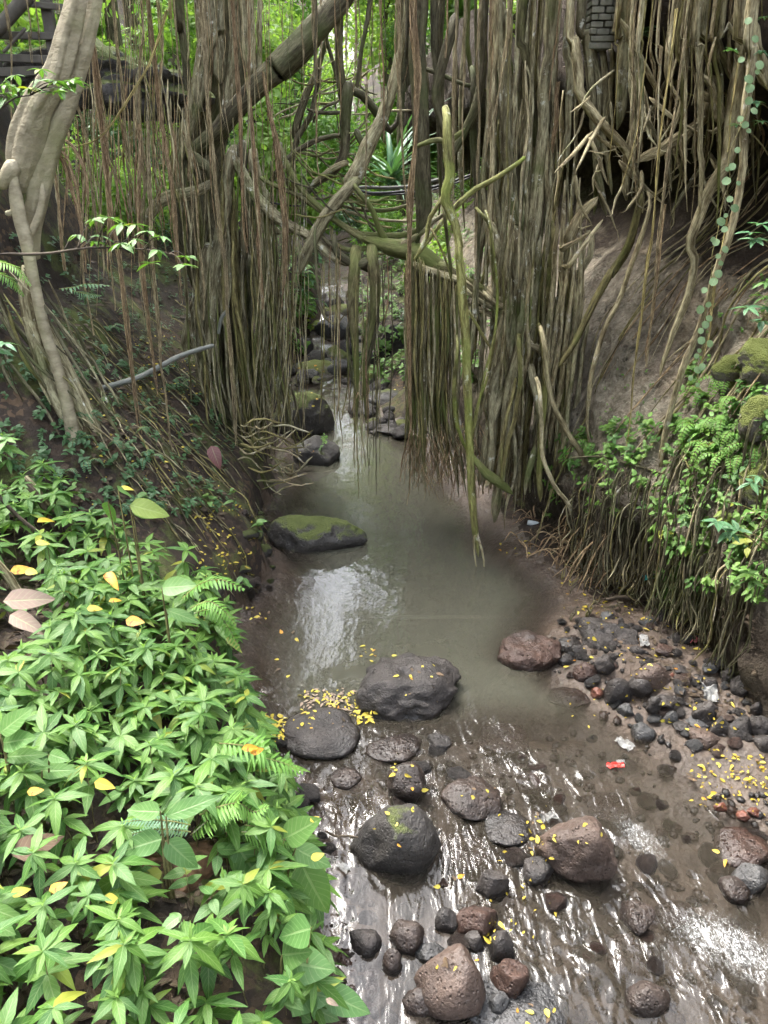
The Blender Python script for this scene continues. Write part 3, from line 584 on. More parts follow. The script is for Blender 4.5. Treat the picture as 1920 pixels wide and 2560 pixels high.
# smaller stones: one mesh per kind, copied
SM = {m: [rock_mesh(900+i*7+j*31, (1, .85, .62), 3, [.2, .6, 1.][i], .09, M[m], 'stone') for i in range(3)] for j, m in enumerate(['basalt', 'greyrock', 'redbrown', 'brown', 'wet', 'palerock', 'basalt_moss'])}
PEB = []
def stone(x, y, r, m, label, group, z=None, tilt=.35, loose=0):
    if r < loose: PEB.append((x, y, gz1(x, y) if z is None else z, r)); return
    me = SM[m][rng.integers(0, 3)]; z = gz1(x, y) if z is None else z
    o = put('stone', me, None, (x, y, z + r*.22), (rng.uniform(-tilt, tilt), rng.uniform(-tilt, tilt), rng.uniform(0, 6.28)), (r*rng.uniform(.85, 1.2), r, r*rng.uniform(.75, 1.1)))
    tag(o, label, 'stone', group); ROCKS.append((o, 'stone')); return o
CN = dict(basalt='black', greyrock='grey', redbrown='red brown', brown='brown', wet='wet dark', palerock='pale', basalt_moss='mossy dark')
n = 0
while n < 150:                              # the gravel bar on the right
    px, py = rng.uniform(1400, 1930), rng.uniform(1540, 1880); p = on_water(px, py, .06); x, y = p[0], p[1]
    if not (x > xr(y) - .08 and x < xwall(y) + .12): continue
    m = rng.choice(['basalt', 'greyrock', 'redbrown', 'brown'], p=[.66, .16, .09, .09]); r = rng.uniform(.022, .062)
    big = r > .042; part = 'back' if py < 1680 else 'front'
    stone(x, y, r, m, f"{'fist sized' if big else 'small'} {CN[m]} stone in the {part} of the gravel bar", f"{'fist sized' if big else 'small'} {CN[m]} stones, gravel bar {part}", loose=.032); n += 1
for i in range(34):                         # spit at the right edge
    px, py = rng.uniform(1740, 1935), rng.uniform(1960, 2060); p = on_water(px, py, .02); m = rng.choice(['basalt', 'redbrown', 'greyrock', 'brown'])
    stone(p[0], p[1], rng.uniform(.014, .034), m, f'small {CN[m]} pebble on the leafy spit at the right edge', f'{CN[m]} pebbles on the spit', loose=1)
for i in range(120):                         # riffle cobbles, half drowned
    px, py = rng.uniform(860, 1900), rng.uniform(1840, 2540); p = on_water(px, py)
    if p[0] < xl(p[1]) + .1 or p[0] > xr(p[1]): continue
    m = rng.choice(['wet', 'basalt', 'redbrown'], p=[.5, .2, .3]); stone(p[0], p[1], rng.uniform(.03, .085), m, f'half drowned {CN[m]} cobble in the riffle', f'half drowned {CN[m]} cobbles', z=gz1(p[0], p[1])-.005, loose=.055)
for i in range(26):                         # stones breaking the riffle
    px, py = rng.uniform(900, 1750), rng.uniform(1840, 2520); p = on_water(px, py)
    if p[0] < xl(p[1]) + .25 or p[0] > xr(p[1]) - .2: continue
    m = rng.choice(['wet', 'basalt', 'redbrown', 'brown'], p=[.4, .3, .15, .15]); stone(p[0], p[1], rng.uniform(.045, .10), m, f'{CN[m]} stone breaking the surface of the riffle', f'{CN[m]} stones breaking the surface of the riffle', z=float(zw(p[1])) - .03)
for i in range(22):                         # rocks stepping up the far channel
    px, py = rng.uniform(770, 960), rng.uniform(745, 960); p = on_water(px, py); m = rng.choice(['greyrock', 'palerock', 'basalt'], p=[.4, .35, .25])
    stone(p[0], p[1], rng.uniform(.12, .30), m, f'{CN[m]} rock in the far cascades upstream', f'{CN[m]} rocks in the far cascades', z=float(zw(p[1])) - .03)
for i in range(26):                         # left shore of the riffle
    t = rng.uniform(0, 1); px, py = 640 + 150*t + rng.uniform(-30, 60), 1800 + 360*t; p = on_water(px, py, .03)
    m = rng.choice(['basalt', 'wet', 'greyrock'], p=[.6, .3, .1]); stone(p[0], p[1], rng.uniform(.03, .09), m, f'{CN[m]} stone on the left shore under the overhanging plants', f'{CN[m]} stones, left shore', z=float(zw(p[1])))
for i in range(70):                         # far gravel bar and far left shore
    if i < 46: px, py = rng.uniform(915, 1030), rng.uniform(930, 1088)
    else: px, py = rng.uniform(722, 800), rng.uniform(918, 965)
    p = on_water(px, py, .05); m = rng.choice(['basalt', 'greyrock', 'palerock'], p=[.65, .25, .1])
    w = 'far gravel bar upstream' if i < 46 else 'far left shore upstream'
    stone(p[0], p[1], rng.uniform(.05, .15), m, f'{CN[m]} stone on the {w}', f'{CN[m]} stones, {w}', z=float(zw(p[1]))+.03, loose=.075)
for i in range(22):                         # mossy stones walling the foot of the left bank
    py = rng.uniform(1290, 1600); p = on_water(640, py); y = p[1]; x = xl(y) - rng.uniform(-.02, .30)
    stone(x, y, rng.uniform(.05, .13), rng.choice(['basalt_moss', 'wet']), 'dark stone in the foot of the left bank beside the pool', 'mossy stones at the foot of the left bank', z=gz1(x, y) - .02, tilt=.6)
def pebbles():
    V, F = ico(1); pv = MB()
    for i in range(260):                    # more grit on the bar
        px, py = rng.uniform(1380, 1930), rng.uniform(1480, 1870); p = on_water(px, py, .06)
        if xr(p[1]) - .15 < p[0] < xwall(p[1]) + .1: PEB.append((p[0], p[1], gz1(p[0], p[1]), rng.uniform(.008, .024)))
    for x, y, z, r in PEB:
        R = np.array(Matrix.Rotation(rng.uniform(0, 6.28), 3, 'Z') @ Matrix.Rotation(rng.uniform(-.4, .4), 3, 'X')); q = V*(1 + .25*rng.uniform(-1, 1, (len(V), 1)))*np.array((1.1, .9, .6))*r
        pv.add(q @ R.T + (x, y, z + r*.2), None, F)
    pv2 = MB()
    for i in range(520):                    # cobbles lying on the bed of the riffle
        px, py = rng.uniform(760, 1920), rng.uniform(1760, 2560); p = on_water(px, py); r = rng.uniform(.012, .05)
        if not xl(p[1]) < p[0] < xr(p[1]): continue
        R = np.array(Matrix.Rotation(rng.uniform(0, 6.28), 3, 'Z') @ Matrix.Rotation(rng.uniform(-.4, .4), 3, 'X')); q = V*(1 + .22*rng.uniform(-1, 1, (len(V), 1)))*np.array((1.1, .9, .55))*r
        pv2.add(q @ R.T + (p[0], p[1], gz1(p[0], p[1]) + r*.15), None, F)
    tag(pv2.build('submerged_pebbles', M['redbrown']), 'brown cobbles and pebbles on the bed of the riffle under the water', kind='stuff')
    tag(pv.build('pebbles', M['basalt']), 'dark pebbles and grit between the larger stones', kind='stuff')
pebbles()
# ------------------------------------------------------------------ surfaces one can drop things on
bpy.context.view_layer.update()
def _bvh(items):
    V = []; F = []; own = []; n = 0
    for o, nm in items:
        me = o.data; v = np.empty(len(me.vertices)*3); me.vertices.foreach_get('co', v); v = v.reshape(-1, 3)
        mw = np.array(o.matrix_world); v = v @ mw[:3, :3].T + mw[:3, 3]
        me.calc_loop_triangles(); t = np.empty(len(me.loop_triangles)*3, np.int32); me.loop_triangles.foreach_get('vertices', t)
        V.append(v); F.append(t.reshape(-1, 3) + n); own.append(np.full(len(t)//3, len(own))); n += len(v)
    return BVHTree.FromPolygons(np.concatenate(V).tolist(), np.concatenate(F).tolist(), all_triangles=True), np.concatenate(own)
wobj = bpy.data.objects['stream_water']; bank_obj = bpy.data.objects['right_bank']
ITEMS = [(ground, 'ground'), (bank_obj, 'bank'), (wobj, 'water')] + ROCKS
BV, OWN = _bvh(ITEMS)
CAMP = Vector((0, 0, CAM_H))
def hit(px, py):
    d = Vector(ray(px, py)).normalized(); h = BV.ray_cast(CAMP, d)
    if h[0] is None: return None
    o, nm = ITEMS[OWN[h[2]]]; n = h[1] if h[1].dot(d) < 0 else -h[1]
    return np.array(h[0]), np.array(n), o, nm
def drop(x, y, z=6):
    h = BV.ray_cast(Vector((x, y, z)), Vector((0, 0, -1)))
    return None if h[0] is None else (np.array(h[0]), np.array(h[1]))

for i, (bx, lab) in enumerate([((1868, 840, 1990, 960), 'upper bright mossy boulder at the right edge'), ((1790, 880, 1900, 1000), 'yellow green mossy boulder beside the ferns'), ((1885, 985, 2000, 1120), 'middle mossy boulder at the right edge'), ((1890, 1120, 2010, 1290), 'lower mossy boulder at the right edge')]):
    hh_ = hit(min((bx[0]+bx[2])/2, 1915), (bx[1]+bx[3])/2); p = hh_[0]; d = depth_of(p); r = (bx[2]-bx[0])/2*d/FPX; h = (bx[3]-bx[1])/2*d/FPX
    o = put('boulder', rock_mesh(nseed(), (r*1.15, r*.8, h*1.1), 5, .4, .1, M['moss_rock'], 'boulder'), None, p + np.array((.02, .06, -.03))); tag(o, lab, 'boulder')
# ------------------------------------------------------------------ trees and their aerial roots
def up_ext(PR, up=2.6):                     # a root that leaves the picture at the top goes on up to its limb
    if -1.5 < PR[0, 0] < .35: up = min(up, .8)
    p = PR[0].copy(); p[2] += up; p[0] += rng.uniform(-.1, .1); return np.vstack([p, PR])
def add_root(T, spec, Y, r, mat='bark', name='aerial_root', up=None, **kw):
    PR = cpath(spec, Y, r)
    first = spec.split()[1].split(',')
    if up is None: up = 2.6 if (spec[0] in 'ABC' and float(first[1]) <= 12) else 0
    if up: PR = up_ext(PR, up)
    elif not kw.get('ends', True) and name in ('aerial_root', 'root'):      # grows out of the mass behind it
        p = 1.25*PR[0] - .25*PR[1]; p[1] += .16; p[3] = PR[0][3]*.85; PR = np.vstack([p, PR])
    if not kw.get('ends', True) and name in ('aerial_root', 'root'): q = PR[-1]*1.18 - PR[-2]*.18; q[3] = PR[-1][3]*.25; PR = np.vstack([PR, q])
    return root_mb(PR, **kw).build(name, M[mat], T)
def add_bundle(T, spec, Y, r, mat='root_red', k=12, up=None, **kw):
    PR = cpath(spec, Y, r); first = spec.split()[1].split(',')
    if up is None: up = 2.6 if (spec[0] in 'ABC' and float(first[1]) <= 12) else 0
    if up: PR = up_ext(PR, up)
    return bundle_mb(PR, k, **kw).build('aerial_root', M[mat], T)

# overhanging ledge at the head of the left slope
for k, x, y, Y_, r3, lab in [('A', 600, 470, 9.9, (1.2, .8, .3), 'dark mossy rock ledge at the head of the left slope behind the hanging roots'), ('A', 900, 560, 9.8, (.8, .7, .35), 'dark mossy ledge end beside the left fig trunk')]:
    tag(put('rock_ledge', rock_mesh(nseed(), r3, 5, .9, .22, M['basalt_moss'], 'rock_ledge'), None, at(*cpx(k, x, y), Y_)), lab, 'rock ledge')
# pale leaning fig at the left
TP = thing('leaning_fig_tree', 'pale smooth leaning tree with two fused stems at the upper left', 'tree', at(180, 1120, 6.4))
R_ = lambda *a, **k: add_root(TP, *a, **k)
R_('A 500,-900 470,-300 455,0 400,200 340,440 215,640 150,830 120,1000 110,1120', [6.3, 6.2, 6.2, 6.3, 6.35], [56, 54, 52, 56, 64, 80, 86, 72, 50], 'bark_pale', 'trunk', up=0, ends=False, n=90, sides=32, flute=.11, nf=4, lump=.20, wig=.010)
R_('A 640,-900 575,-300 560,0 520,200 445,450 365,680 285,850 245,980 215,1150 190,1350 195,1520', [6.35, 6.3, 6.4, 6.45], [46, 42, 40, 42, 47, 54, 62, 64, 58, 48, 40], 'bark_pale', 'trunk', up=0, ends=False, n=90, sides=28, flute=.12, nf=3, lump=.20, wig=.010)
R_('A 95,980 80,1100 110,1280 150,1420 190,1600 D 205,250 260,500 335,750 395,980 430,1150 445,1300 470,1480', [6.2, 6.2, 6.3], [44, 40, 38, 36, 34, 33, 32, 33, 36, 40, 44, 50], 'bark_pale', 'root', n=64, sides=14, lump=.10, wig=.008)
R_('D 150,150 165,330 225,600 300,850 385,1030 470,1180 560,1440', [6.4, 6.35], [58, 54, 56, 50, 50, 44, 30], 'bark', 'root', n=50, sides=16, flute=.12, lump=.15)
R_('D 250,450 320,640 420,850 520,1060 610,1300', [6.45, 6.5], [30, 46, 50, 50, 46], 'bark', 'root', n=40, sides=14, lump=.10)
R_('A 255,1080 245,1230 205,1340 150,1430', [6.25], [16, 22, 22, 14], 'bark_pale', 'root', sides=10)
R_('A 0,1120 25,1060 60,1000 90,950', [6.2], [26, 34, 40, 40], 'bark_pale', 'limb_stub', sides=14, lump=.3)
R_('A 25,1265 60,1255 100,1230', [6.2], [14, 18, 24], 'bark_pale', 'limb_stub', sides=10, lump=.2)
for i in range(26):                         # slender roots running down the bank beside it
    x0 = rng.uniform(-160, 330); y0 = rng.uniform(120, 620); dx = rng.uniform(330, 520); dy = rng.uniform(520, 800)
    c = rng.uniform(-40, 40); R_(f'D {x0:.0f},{y0:.0f} {x0+dx*.33+c:.0f},{y0+dy*.36:.0f} {x0+dx*.7+c*.5:.0f},{y0+dy*.72:.0f} {x0+dx:.0f},{y0+dy:.0f}', [6.25+rng.uniform(-.1, .5), 6.2+rng.uniform(-.15, .4)], rng.uniform(4, 12), rng.choice(['bark', 'root_olive', 'bark_dark', 'bark_dark']), 'root', sides=6, wig=.05)
for s, r in [('A 300,860 380,960 420,1100 470,1300 500,1600', 14), ('A 320,850 400,920 440,1050 480,1250', 10), ('A 330,800 420,850 480,1000 540,1200', 7), ('A 300,900 330,1100 350,1350 370,1600', 12)]:
    add_bundle(TP, s, 6.5, r, 'root_red', 9)

# strangler fig on the left bank
TL = thing('strangler_fig', 'strangler fig on the left bank with a thick diagonal limb and red hanging roots', 'tree', at(560, 1180, 9.6))
R_ = lambda *a, **k: add_root(TL, *a, **k)
R_('A 1400,-700 1350,-200 1320,200 1290,500 1210,800 1160,1050 1180,1350 D 1260,200 1330,550 1390,900 1430,1180', [10.1, 10.1, 9.9], [150, 145, 140, 135, 125, 130, 130, 115, 105, 90, 80], 'bark_dark', 'trunk', up=0, ends=False, n=80, sides=36, flute=.16, nf=6, lump=.22)
R_('A 1120,940 1180,885 1290,780 1390,655 1510,525 1650,395 B 210,420 400,230 560,50 680,-120 900,-420', [9.3, 8.9, 8.8, 8.8, 9.2], [30, 52, 54, 56, 62, 70, 74, 78, 72, 66, 60], 'bark_dark', 'limb', up=0, ends=False, n=64, sides=20, lump=.14, flute=.05)
R_('A 1260,1060 1215,1110 1100,1150 970,1175 890,1260 860,1340', [8.9], [22, 32, 38, 38, 34, 28], 'bark', 'limb', sides=14, lump=.2)
R_('A 1270,1080 1240,1000 1180,960 1140,900', [8.9], [24, 30, 34, 22], 'bark_dark', 'limb', sides=12, lump=.2)
for spec, r, m in [('A 1230,0 1210,300 1170,560 1130,700 1060,900 1040,1100', [45, 44, 42, 36, 30], 'bark'), ('A 1390,0 1400,250 1370,480 1340,700', [38, 36, 30], 'bark'), ('A 1290,0 1280,200 1300,450', 34, 'bark'), ('A 1480,0 1490,250 1500,420', [30, 26], 'bark'), ('A 1170,0 1190,300 1230,500', 24, 'root_tan'),
      ('A 1060,0 1080,200 1110,450 1130,650', [26, 22], 'bark_dark'), ('A 1370,930 1350,1100 1330,1300 1290,1500 D 1270,200 1250,500 1240,700', [36, 42, 44, 40], 'bark'), ('A 1430,900 1450,1100 1480,1300 D 1400,100 1390,500 1380,900', [30, 34, 30], 'bark_dark'),
      ('A 1500,950 1540,1120 1610,1240 B 60,1310 220,1370', [34, 32, 28], 'bark'), ('D 1230,100 1220,260 1160,400 1110,520 1090,640', [40, 44, 42, 34, 22], 'bark'), ('D 1270,200 1275,500 1285,760 1300,960 1370,1050 1420,1250', [28, 30, 26, 26, 24], 'bark_dark'), ('D 1185,400 1190,650 1230,800 1250,1000', [22, 20, 16], 'bark'),
      ('D 1380,300 1390,600 1380,900 1400,1150', [30, 30, 24], 'bark_dark'), ('D 1460,200 1470,500 1480,800 1500,1100 1480,1250', [26, 28, 26], 'bark_dark'), ('D 1540,200 1550,550 1520,850 1490,1150', [30, 32, 28], 'bark_dark'), ('D 1600,100 1590,500 1560,850 1540,1120 1500,1260', [24, 22, 20], 'bark_moss'),
      ('D 1210,700 1240,850 1290,980 1340,1120 1390,1260', [16, 18, 14], 'bark'), ('D 1120,620 1180,700 1220,850', 14, 'bark'), ('B 120,0 125,300 110,500', 14, 'bark'), ('B 20,0 30,250 60,420', [28, 24], 'bark')]:
    R_(spec, [9.4 + rng.uniform(-.2, .2)], r, m, sides=12, lump=.16, flute=.08, ends=False)
for i in range(64):                         # the fluted skirt of roots down to the water
    x0 = rng.uniform(1080, 1640); x1 = 1330 + (x0-1330)*rng.uniform(.75, 1.15) + rng.uniform(40, 170); y0 = rng.uniform(-500, 300); y1 = rng.uniform(1050, 1420) if x1 > 1380 else rng.uniform(900, 1250)
    Yd = rng.uniform(8.9, 9.9) if x1 < 1500 else rng.uniform(8.6, 9.6)
    R_(f'D {x0:.0f},{y0:.0f} {x0*.7+x1*.3-20:.0f},{y0*.6+y1*.4:.0f} {x0*.3+x1*.7-25:.0f},{y0*.25+y1*.75:.0f} {x1:.0f},{y1:.0f}', [Yd, Yd-.15], np.array([1.2, 1, .9, .7])*rng.uniform(3, 11), rng.choice(['bark', 'bark_dark', 'bark_moss', 'root_olive'], p=[.34, .24, .16, .26]), sides=7, wig=.035)
for i in range(46):                         # slim strands beside the stream
    x0 = rng.uniform(120, 400); x1 = x0 + rng.uniform(-110, 40); y0 = rng.uniform(-760, -60); y1 = rng.uniform(800, 1330); Yd = rng.uniform(8.2, 9.4)
    R_(f'E {x0:.0f},{y0:.0f} {x0+rng.uniform(-20,20):.0f},{y0*.6+y1*.4:.0f} {x0*.4+x1*.6+15:.0f},{y0*.2+y1*.8:.0f} {x1:.0f},{y1:.0f}', Yd, rng.uniform(1.8, 4.2), rng.choice(['root_olive', 'bark', 'root_tan']), sides=5, wig=.035)
for i in range(40):                         # loops where the skirt meets the shore
    x0, y0 = rng.uniform(-60, 260), rng.uniform(1080, 1500); w = rng.uniform(60, 240)
    R_(f'E {x0:.0f},{y0:.0f} {x0+w*.4:.0f},{y0+rng.uniform(-40,70):.0f} {x0+w:.0f},{y0+rng.uniform(-60,130):.0f}', rng.uniform(7.9, 8.7), rng.uniform(3, 7), rng.choice(['root_olive', 'bark', 'root_tan']), sides=5, wig=.03)
# fibrous hanging bundles (all hang from limbs overhead)
for spec, Y, r, k, m in [
    ('A 535,0 540,200 590,700 640,1100 660,1300 D 690,0 740,350 780,700 820,950 850,1250', 7.0, 20, 20, 'root_red'), ('A 655,0 700,400 740,800 790,1250', 7.6, 15, 14, 'root_hair'), ('A 1180,0 1215,500 1260,1000 1310,1400 1340,1650 D 1350,450 1390,900 1412,1230', 7.2, [22, 20, 18, 16, 14, 8], 22, 'root_hair'),
    ('A 1365,0 1400,500 1430,900 1450,1300 1465,1500', 7.6, [14, 14, 12, 8], 14, 'root_red'), ('A 1470,0 1475,560 1500,900 1530,1300 1550,1650 D 1560,420', 7.8, [12, 14, 12, 5], 14, 'root_red'), ('A 880,0 900,300 940,650 985,900 1030,1200 1060,1600', 7.7, [13, 16, 12, 6], 16, 'root_red'),
    ('A 420,420 440,600 510,830 560,1200 590,1500', 6.9, [9, 12, 10, 6], 10, 'root_hair'), ('A 840,0 830,300 815,600 840,900 855,1280', 7.4, [6, 7, 8, 8], 8, 'root_hair'), ('A 1040,0 1050,350 1085,600 1120,900 1150,1200 1180,1500', 7.5, [8, 8, 9, 6], 9, 'root_hair'),
    ('A 1000,-100 985,80 905,350 760,610 600,810 470,865 310,885', 6.9, [16, 15, 13, 16, 12, 6, 3], 12, 'root_yellow'), ('D 835,-700 840,0 870,400 905,700 935,925', 7.2, [12, 16, 16, 14, 8], 16, 'root_red'), ('D 880,-700 900,150 930,450 950,750 980,900 1010,1200 1045,1500', 7.1, [10, 12, 12, 10, 6, 3], 12, 'root_hair'),
    ('A 960,650 990,900 1020,1150 1050,1500 D 1080,380', 7.4, [8, 10, 8, 5], 8, 'root_red'), ('A 800,500 820,750 880,1000 850,1280 D 850,250', 7.5, [6, 8, 7, 5], 8, 'root_hair'), ('A 30,0 60,250 50,600 70,800', 6.8, [8, 8, 6], 8, 'root_hair'), ('A 150,0 165,200 190,380', 7.4, [10, 10, 7], 10, 'root_hair'), ('A 215,0 235,200 260,385', 7.4, [10, 8, 5], 9, 'root_hair'), ('A 335,0 350,120 370,220', 7.5, [12, 10, 6], 10, 'root_hair'),
    ('D 480,-500 500,100 530,350 560,560', 6.9, [8, 8, 6, 3], 8, 'root_hair'), ('D 650,-400 660,200 670,420', 7.2, [7, 6, 4], 6, 'root_hair'), ('D 1150,-300 1180,60 1215,300 1205,480', 7.5, [6, 6, 5, 3], 6, 'root_hair'),
    ('B 440,0 450,250 465,490', 8.2, [24, 20, 8], 22, 'root_hair'), ('B 150,420 180,650 215,850 240,1150 270,1450 E 245,400', 8.0, [10, 16, 18, 22, 20, 8], 22, 'root_red'), ('B 35,480 70,800 95,1150 115,1500 E 140,400', 8.0, [10, 14, 14, 12, 5], 16, 'root_red'), ('B 0,560 10,900 30,1200 40,1450', 8.1, [8, 9, 7], 9, 'root_red'),
    ('B 640,0 630,250 628,460', 8.4, [8, 8, 5], 8, 'root_hair'), ('B 690,0 690,280 675,560', 8.4, [9, 8, 5], 9, 'root_hair'), ('B 840,0 850,300 845,850', 8.3, [9, 8, 4], 9, 'root_red'), ('B 370,130 380,300 380,520', 8.4, [6, 6, 4], 6, 'root_hair'), ('B 745,500 755,900 750,1250', 8.3, [4, 6, 4], 6, 'root_hair')]:
    add_bundle(TL, spec, Y, r, m, k, strand=.0042)
for i in range(60):                         # single fine strings
    x0 = rng.uniform(380, 1640); y1 = rng.uniform(500, 2100); Yd = rng.uniform(7.2, 8.8)
    R_(f'A {x0:.0f},0 {x0+rng.uniform(0,30):.0f},{y1*.4:.0f} {x0+rng.uniform(10,70):.0f},{y1*.75:.0f} {x0+rng.uniform(20,100):.0f},{y1:.0f}', Yd, rng.uniform(1.6, 3.6), rng.choice(['root_hair', 'root_olive', 'root_red', 'root_tan']), sides=4, wig=.02)
for i in range(190):                        # wiry rootlets on the slope below: they lie on the ground
    a = hit(rng.uniform(150, 560), rng.uniform(760, 1330))
    if a is None or a[3] != 'ground' or a[0][1] < 6.3: continue
    p = a[0]; L = rng.uniform(.4, 1.3); dx, dy = L*rng.uniform(.5, .95), -L*rng.uniform(.1, .5)
    pts = [(p[0]+dx*t, p[1]+dy*t) for t in (0, .33, .66, 1)]
    if pts[-1][0] > xl(pts[-1][1]) + .05: continue
    PR = np.array([(x, y, gz1(x, y) + rng.uniform(.015, .07), rng.uniform(.003, .008)) for x, y in pts])
    root_mb(PR, sides=5, wig=.06).build('root', M[rng.choice(['root_olive', 'bark_dark', 'bark', 'root_tan'], p=[.3, .55, .13, .02])], TL)

# root bridge over the stream
TB = thing('root_bridge', 'sagging bridge of woven mossy roots spanning the stream with a knot in the middle', 'root bridge', at(960, 630, 8.4))
R_ = lambda *a, **k: add_root(TB, *a, name='root', **k)
for spec, Y, r, m in [('B 740,1420 800,1440 880,1470 960,1485 1060,1505 1150,1560 1290,1680 E 1180,150 1300,240 1450,310 1560,400 1660,480', [8.4, 8.3, 8.2, 8.1], [16, 34, 52, 58, 50, 44, 42, 40, 40, 36, 30, 26], 'bark_moss'),
      ('B 250,900 330,1080 500,1250 700,1400 860,1455 960,1480', [8.9, 8.5, 8.3], [16, 18, 18, 20, 26], 'bark_moss'), ('B 160,1080 350,1160 520,1280 760,1425 880,1470', [9, 8.5], [12, 14, 15, 20], 'bark_moss'), ('B 0,990 110,1180 280,1330 420,1405 560,1520 700,1560 800,1530', [9.2, 8.6, 8.4], [32, 32, 30, 26, 24, 22, 18], 'bark'),
      ('B 540,1290 700,1380 860,1392 1000,1385 1080,1340', [8.6], [14, 17, 17, 14], 'bark_moss'), ('B 600,1215 740,1245 900,1240 1010,1212', [9.0], [8, 11, 10, 8], 'bark_moss'), ('B 600,1240 750,1290 900,1310 1040,1310', [9.0], [8, 8, 7], 'bark'), ('B 690,1120 770,1230 815,1340 870,1440', [8.4], [14, 17, 18, 22], 'bark_moss'), ('B 540,1370 560,1440 640,1480 760,1470', [8.5], [10, 13, 14], 'bark_moss'),
      ('B 500,1420 600,1510 680,1560 780,1600', [8.5], [12, 18, 20, 22], 'bark_dark'), ('B 300,1000 420,1180 600,1320 800,1430', [8.8, 8.4], [8, 10, 12], 'bark_moss'), ('B 250,1000 300,1120 340,1170 460,1240 640,1340', [8.9], 9, 'bark_moss'), ('B 900,1470 1010,1430 1100,1350 1210,1260', [8.3], [16, 18, 14, 12], 'bark'),
      ('E 1060,165 1200,212 1330,255 1430,330 1540,420', [8.1], [24, 26, 24, 20], 'bark'), ('E 1390,400 1470,430 1560,490', [8.0], 17, 'root_tan'), ('E 1340,300 1440,370 1560,430', [8.0], 15, 'bark'), ('E 1500,330 1659,470 F 120,560 230,605 330,665 455,745', [8.0, 7.6], [22, 22, 24, 26, 24, 22], 'root_tan'),
      ('B 660,1100 540,1230 470,1340 420,1440 365,1570 E 350,200', [8.5], [38, 40, 38, 34, 26, 12], 'bark'), ('B 990,0 960,200 920,450 850,680 780,830 700,1010 640,1110', [8.7], [26, 28, 34, 40, 42, 44, 42], 'bark'), ('B 640,540 620,700 620,900 560,1010 440,1090 390,1160 370,1260 430,1335', [8.9], [34, 32, 28, 24, 20, 16, 14, 10], 'bark_dark'),
      ('B 590,0 590,300 605,530', [9.0], [24, 25, 27], 'bark_dark'), ('B 640,525 720,560 800,650 870,760 920,765 935,680', [9.0], [24, 24, 25, 22, 17, 12], 'bark_dark'), ('B 770,0 715,330 690,520', [9.0], [15, 14, 10], 'bark_dark'), ('B 480,30 500,200 560,420 600,600', [9.4], [12, 12, 10], 'bark_dark'), ('B 600,980 500,1040 430,1090', [8.8], [18, 16, 14], 'bark'), ('B 700,800 740,900 680,1020', [8.8], 20, 'bark_dark'),
      ('B 440,700 500,640 580,600', [9.0], [7, 8, 9], 'bark_dark'), ('B 410,650 500,665 590,660', [9.0], [7, 10, 10], 'bark_dark'), ('B 330,760 400,560 470,400 520,230', [9.2], [22, 18, 14], 'bark_dark'), ('B 300,1000 340,820 420,680 470,420', [9.2], [20, 18, 12], 'bark_dark'), ('B 200,1040 330,900 480,820 620,800', [9.1], [16, 16, 12], 'bark_dark')]:
    R_(spec, Y, r, m, sides=12, lump=.2, flute=.06, ends=False)
for i in range(26):                         # lattice of thin arcs
    x0, y0 = rng.uniform(200, 700), rng.uniform(850, 1350); x1 = x0 + rng.uniform(150, 420); y1 = y0 + rng.uniform(-40, 240)
    R_(f'B {x0:.0f},{y0:.0f} {(x0+x1)/2-20:.0f},{(y0+y1)/2+rng.uniform(20,70):.0f} {x1:.0f},{y1:.0f}', rng.uniform(8.4, 9.2), rng.uniform(3, 8), rng.choice(['bark_moss', 'bark_dark', 'root_olive']), sides=6, wig=.03)
for spec, r, m in [('E 680,130 670,400 680,600 690,800 690,1000 680,1150', [34, 32, 24, 18, 10, 4], 'bark_moss'), ('E 790,110 800,330 760,560 730,720 740,900 745,1060', [34, 32, 28, 20, 12, 4], 'bark_moss'), ('E 800,330 810,480 770,640 740,800', [14, 14, 10], 'bark_dark'), ('E 640,350 660,460 640,560 660,800 700,950', [10, 10, 8, 8, 4], 'bark_dark'),
        ('E 440,0 460,250 490,440 560,500 620,440', [9, 8, 8, 7, 5], 'bark_dark'), ('E 700,900 680,960 660,1010', [9, 6, 3], 'root_red'), ('E 560,0 580,90 680,150 760,130', [16, 20, 24, 26], 'bark_dark')]:
    R_(spec, 8.2, r, m, sides=10, lump=.2, ends=False)
for i in range(44):                         # strings that hang from it to the water
    x0 = rng.choice([rng.uniform(630, 830), rng.uniform(480, 640), rng.uniform(820, 1000)], p=[.7, .15, .15]); y0 = rng.uniform(100, 800) if 630 < x0 < 830 else rng.uniform(20, 150); y1 = rng.uniform(900, 1540) if 630 < x0 < 830 else rng.uniform(450, 1300)
    R_(f'E {x0:.0f},{y0:.0f} {x0+rng.uniform(-12,12):.0f},{y0*.6+y1*.4:.0f} {x0+rng.uniform(-16,16):.0f},{y0*.25+y1*.75:.0f} {x0+rng.uniform(-26,26):.0f},{y1:.0f}', 8.15 + rng.uniform(-.15, .2), rng.uniform(1.8, 4.2), rng.choice(['root_olive', 'root_tan', 'bark_dark', 'root_red']), sides=5, wig=.018)
for i in range(90):                         # thin roots dangling over the dark left slope
    x0, y0 = rng.uniform(300, 1120), rng.uniform(430, 900); y1 = y0 + rng.uniform(250, 800); x1 = x0 + rng.uniform(0, 80)
    add_root(TL, f'A {x0:.0f},{y0:.0f} {x0*.6+x1*.4+rng.uniform(-15,15):.0f},{y0*.6+y1*.4:.0f} {x0*.2+x1*.8+rng.uniform(-15,15):.0f},{y0*.25+y1*.75:.0f} {x1:.0f},{y1:.0f}', rng.uniform(7.6, 8.6), rng.uniform(2, 6), rng.choice(['root_tan', 'root_olive', 'root_red', 'bark']), sides=5, wig=.03)
